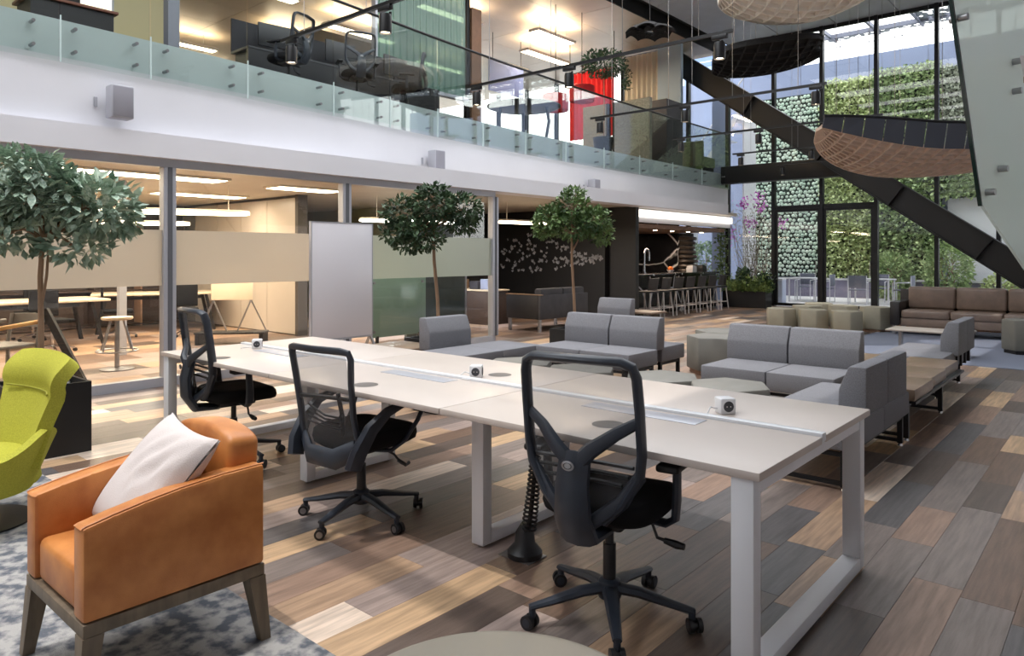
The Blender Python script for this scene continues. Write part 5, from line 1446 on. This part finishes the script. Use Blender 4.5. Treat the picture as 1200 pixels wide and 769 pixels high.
for k in range(4):
    MB().box(-.03, .03, -2.6 + k * 1.1, -1.53 + k * 1.1, 0, 3.7).obj('panel', pmx if k != 2 else glow('lit_wall_glow', (255, 240, 206), 1.6), t, smooth=False)  # one panel glows, standing in for the lit wall seen there
    MB().box(-.05, .05, -1.53 + k * 1.1, -1.5 + k * 1.1, 0, 3.7).obj('mullion', M['alu'], t, smooth=False)
t = thing('upper_desk', 'brown topped dark desk by the yellowish partition on the upper floor', 'desk', (-11.6, 3.6, UZ))
MB().box(-.35, .35, -.6, .55, 1.12, 1.16, .005).obj('tabletop', mat('red_brown_top', (120, 70, 50), .5), t)
MB().box(-.3, .3, -.55, .5, 0, 1.12).obj('body', M['black_metal'], t)
t = thing('display_screen', 'dark screen standing on the desk by the yellowish partition', 'screen', (-11.6, 3.4, UZ + 1.16))
MB().box(-.03, .03, -.35, .35, .08, .5, .01).obj('screen', M['black_plastic'], t); MB().box(-.1, .1, -.12, .12, 0, .02).box(-.02, .02, -.03, .03, .02, .1).obj('foot', M['black_plastic'], t)
# black workstations and chairs along the rail
t = thing('workstation_bench', 'black workstation bench on the upper floor behind the rail', 'desk', (-10.4, 7.4, UZ))
MB().box(-.13, .4, -1.9, 2.0, .70, .74, .005).obj('tabletop', M['black_plastic'], t)
MB().box(.36, .4, -1.9, 2.0, .25, .70).obj('front_panel', M['black_metal'], t)
MB().box(-.13, -.1, -1.9, 2.0, .74, 1.25).obj('divider', mat('charcoal_screen', (40, 40, 44), .8), t)
for y in (-1.8, 1.9): MB().box(-.12, .36, y - .03, y + .03, 0, .70).obj('leg', M['black_metal'], t)
for k, (y, lb) in enumerate(((6.1, 'black monitor at the left end of the upper workstation bench'), (7.3, 'black monitor in the middle of the upper workstation bench'), (8.5, 'black monitor at the right end of the upper workstation bench'))):
    t = thing('monitor', lb, 'monitor', (-10.22, y, UZ + .74), R(8 * (k - 1)))
    MB().box(-.02, .02, -.3, .3, .12, .48, .008).obj('screen', M['black_plastic'], t)
    MB().box(-.08, .08, -.1, .1, 0, .015).box(-.02, .01, -.03, .03, .015, .2).obj('stand', M['black_plastic'], t)
dup(ca, (-9.42, 7.05, UZ), R(65), 'black mesh chair on the upper floor left of the fluted green wall')
dup(ca, (-9.55, 8.2, UZ), R(140), 'black mesh chair on the upper floor in front of the fluted green wall')
dup(ca, (-9.4, 5.8, UZ), R(110), 'black mesh chair on the upper floor nearest the grey column')
# fluted green glass room
gl = MB(); gl.sheet(lambda u, v: (-10.6 + .035 * math.sin(u * 2 * math.pi * 14), 8.35 + 2.35 * u, 4.75 + 2.87 * v), 112, 1, .02)
t = thing('fluted_wall', 'tall fluted green glass wall on the upper floor', 'glass wall', (0, 0, 0))
gl.obj('fluted_glass', glass('fluted_green', (.6, .78, .72), .06, body=(120, 158, 146), body_fac=.72, rough=.2), t)
MB().box(-10.66, -10.54, 8.3, 10.75, 4.68, 4.75).obj('bottom_rail', M['alu'], t); MB().box(-10.66, -10.54, 8.3, 8.35, 3.86, 7.6).obj('post', M['alu'], t)
t = thing('brown_cabin', 'brown panelled cabin with a black door frame behind the fluted wall', 'cabin', (-13.2, 9.6, UZ))
MB().box(-.4, .4, -1.2, 1.4, 0, 2.3).obj('wall', mat('brown_panel', (122, 100, 74), .5, var=.06), t, smooth=False)
MB().box(.4, .43, -.2, -.14, 0, 1.9).box(.4, .43, .5, .56, 0, 1.9).box(.4, .43, -.2, .56, 1.9, 1.96).obj('door_frame', M['black_metal'], t)
MB().box(.4, .42, -.14, .5, 0, 1.9).obj('door', mat('tan_door', (150, 128, 98), .5), t)
t = thing('wooden_post', 'brown wooden post right of the fluted green wall', 'post', (-11.0, 11.15, UZ))
MB().box(-.05, .05, -.05, .05, 0, 3.76).obj('post', M['black_metal'], t); MB().box(-.06, .1, .06, .36, 0, 3.0).obj('panel', mat('cinnamon_wood', (140, 104, 80), .5, var=.1), t)
t = thing('blue_screen', 'blue screen panel hung under the upper ceiling right of the wooden post', 'screen', (-13.4, 15.2, 6.0))
MB().box(-.02, .02, -.75, .7, 0, .85).obj('panel', mat('blue_screen', (108, 124, 186), .5), t); MB().tube([(0, -.8, .88), (0, .95, .88)], .03, 6).obj('roller', M['black_metal'], t)
for y in (-.6, .6): MB().cyl((0, y, .9), (0, y, 1.62), .01, n=6).obj('hanger', M['black_metal'], t)
# round table at the rail, seen from below
t = thing('round_table', 'round grey table at the upper floor rail seen from below', 'table', (-9.75, 11.6, UZ))
MB().lathe([(0, .70), (.70, .70), (.78, .73), (.78, .75), (0, .75)], 44).obj('tabletop', mat('grey_table', (92, 92, 94), .5), t)
for a in (.4, 2.3, 4.1): MB().tube([(.5 * math.cos(a), .5 * math.sin(a), .70), (.55 * math.cos(a), .55 * math.sin(a), .4), (.48 * math.cos(a), .48 * math.sin(a), 0)], .035, 8).obj('leg', M['black_metal'], t)
# red corner: curtain, drums
redm = mat('red_fabric', (196, 26, 30), .7, var=.1)
cu_ = MB(); cu_.sheet(lambda u, v: (-12.3 + 1.5 * u, 16.7 + .05 * math.sin(u * 2 * math.pi * 9), 4.75 + 1.9 * v), 72, 2, .01)
t = thing('red_curtain', 'red pleated curtain on the upper floor behind the hanging plant', 'curtain', (0, 0, 0)); cu_.obj('fabric', redm, t)
MB().tube([(-12.4, 16.7, 6.67), (-10.7, 16.7, 6.67)], .02, 6).obj('rod', M['black_metal'], t)
for x in (-12.3, -10.8): MB().cyl((x, 16.7, 6.67), (x, 16.7, 7.62), .012, n=6).obj('hanger', M['black_metal'], t)
for k, (x, y, z, lb) in enumerate(((-10.75, 14.0, 5.0, 'red drum lampshade above the round upper table, left one'), (-10.6, 14.9, 5.35, 'red drum lampshade right of the other, beside the red curtain'))):
    t = thing('drum_lamp', lb, 'lamp', (x, y, z)); MB().lathe([(.3, 0), (.32, .02), (.32, .38), (.3, .4), (.28, .38), (.28, .02), (.3, 0)], 28).obj('shade', redm, t)
    MB().cyl((0, 0, .2), (0, 0, 7.62 - z), .01, n=6).box(-.28, .28, -.008, .008, .2, .215).obj('cord', M['black_metal'], t)
# upper plant
t = thing('upper_plant', 'leafy plant on a tall slim stem behind the upper rail', 'plant', (-9.75, 14.6, UZ))
MB().lathe([(0, 0), (.2, 0), (.26, .45), (.23, .45), (.2, .4), (0, .4)], 20).obj('pot', pot_m, t)
MB().tube([(0, 0, .38), (.03, 0, 1.0), (0, .02, 1.9)], [.02, .016, .012], 6).obj('stem', trunk_m, t)
u = rng.normal(size=(900, 3)); u /= np.linalg.norm(u, axis=1, keepdims=True)
P = u * rng.uniform(.2, 1, (900, 1)) ** .5 * np.array([.55, .55, .32]) + np.array([0, 0, 2.25]); V, F = leaves(P, u + rng.normal(0, .6, (900, 3)), .1, .026)
stuff(mesh_obj('foliage', V, F, lf2, t))
P = np.stack([.45 + rng.normal(0, .05, 120), .3 + rng.normal(0, .05, 120), rng.uniform(1.6, 2.2, 120)], 1); V, F = leaves(P, rng.normal(size=(120, 3)), .09, .025)
stuff(mesh_obj('trailing_foliage', V, F, lf2, t))
# pale curtain and blue wall at the window end
cu_ = MB(); cu_.sheet(lambda u, v: (-11.9 + 1.2 * u, 19.0 + .05 * math.sin(u * 2 * math.pi * 7), 3.9 + 3.65 * v), 60, 2, .01)
t = thing('pale_curtain', 'cream full height curtain at the window end of the upper floor', 'curtain', (0, 0, 0)); cu_.obj('fabric', mat('cream_curtain', (226, 222, 206), .8), t)
MB().tube([(-12, 19.0, 7.57), (-10.6, 19.0, 7.57)], .02, 6).obj('rod', M['alu'], t)
struct(MB().box(-10.7, -9.95, 18.9, 19.05, UZ, 7.62).obj('trim_31', mat('pale_blue_wall', (184, 208, 224), .6)))
t = thing('stone_partition', 'speckled grey partition on the upper floor under the plant', 'partition', (0, 16.0, UZ))
MB().box(-11.3, -10.55, -.06, .06, 0, 1.6).box(-10.3, -9.25, -.06, .06, 0, 1.6).obj('panel', mat('speckled_grey', (140, 140, 126), .8, var=.25, scale=30), t)
MB().box(-10.55, -10.5, -.07, .07, 0, 1.6).box(-10.35, -10.3, -.07, .07, 0, 1.6).obj('opening_frame', M['black_metal'], t)
t = thing('dark_kiosk', 'dark grey kiosk box with a lime patch at the balcony end', 'kiosk', (-9.75, 17.4, UZ))
MB().box(-.45, .4, -.4, .5, 0, 1.75, .01).obj('body', mat('kiosk_dark', (62, 60, 62), .6), t)
MB().box(-.35, -.05, -.41, -.4, 1.4, 1.66).obj('lime_patch', mat('lime_patch', (160, 200, 60), .6), t)
t = thing('lounge_seat', 'grey green high backed lounge seat at the far end of the upper balcony', 'sofa', (-9.7, 19.3, UZ))
mg = mat('moss_fabric', (112, 118, 100), .9, var=.15, scale=60)
MB().box(-.45, .45, -.3, .4, .12, .42, .04).obj('seat', mg, t); MB().box(-.45, .45, -.42, -.3, .12, .86, .05).obj('backrest', mg, t)
for x in (-.4, .4): MB().box(x - .02, x + .02, -.3, .35, 0, .12).obj('leg', M['black_metal'], t)
# petal pendant near the slot
t = thing('petal_pendant', 'black layered petal pendant under the ceiling slot', 'pendant', (-8.35, 14.4, 6.55))
for k in range(9):
    a = k * .7; o = MB().sheet(lambda u, v: ((2 * u - 1) * .28 * (1 - .3 * v), .1 + .45 * v, .10 * math.sin(math.pi * v) - .06 * (2 * u - 1) ** 2 + .02 * (k % 3)), 6, 5, .012).obj('petal', blackf, t); o.rotation_euler = (0, 0, a)
MB().cyl((0, 0, .05), (0, 0, 1.3), .01, n=6).obj('cord', M['black_metal'], t)
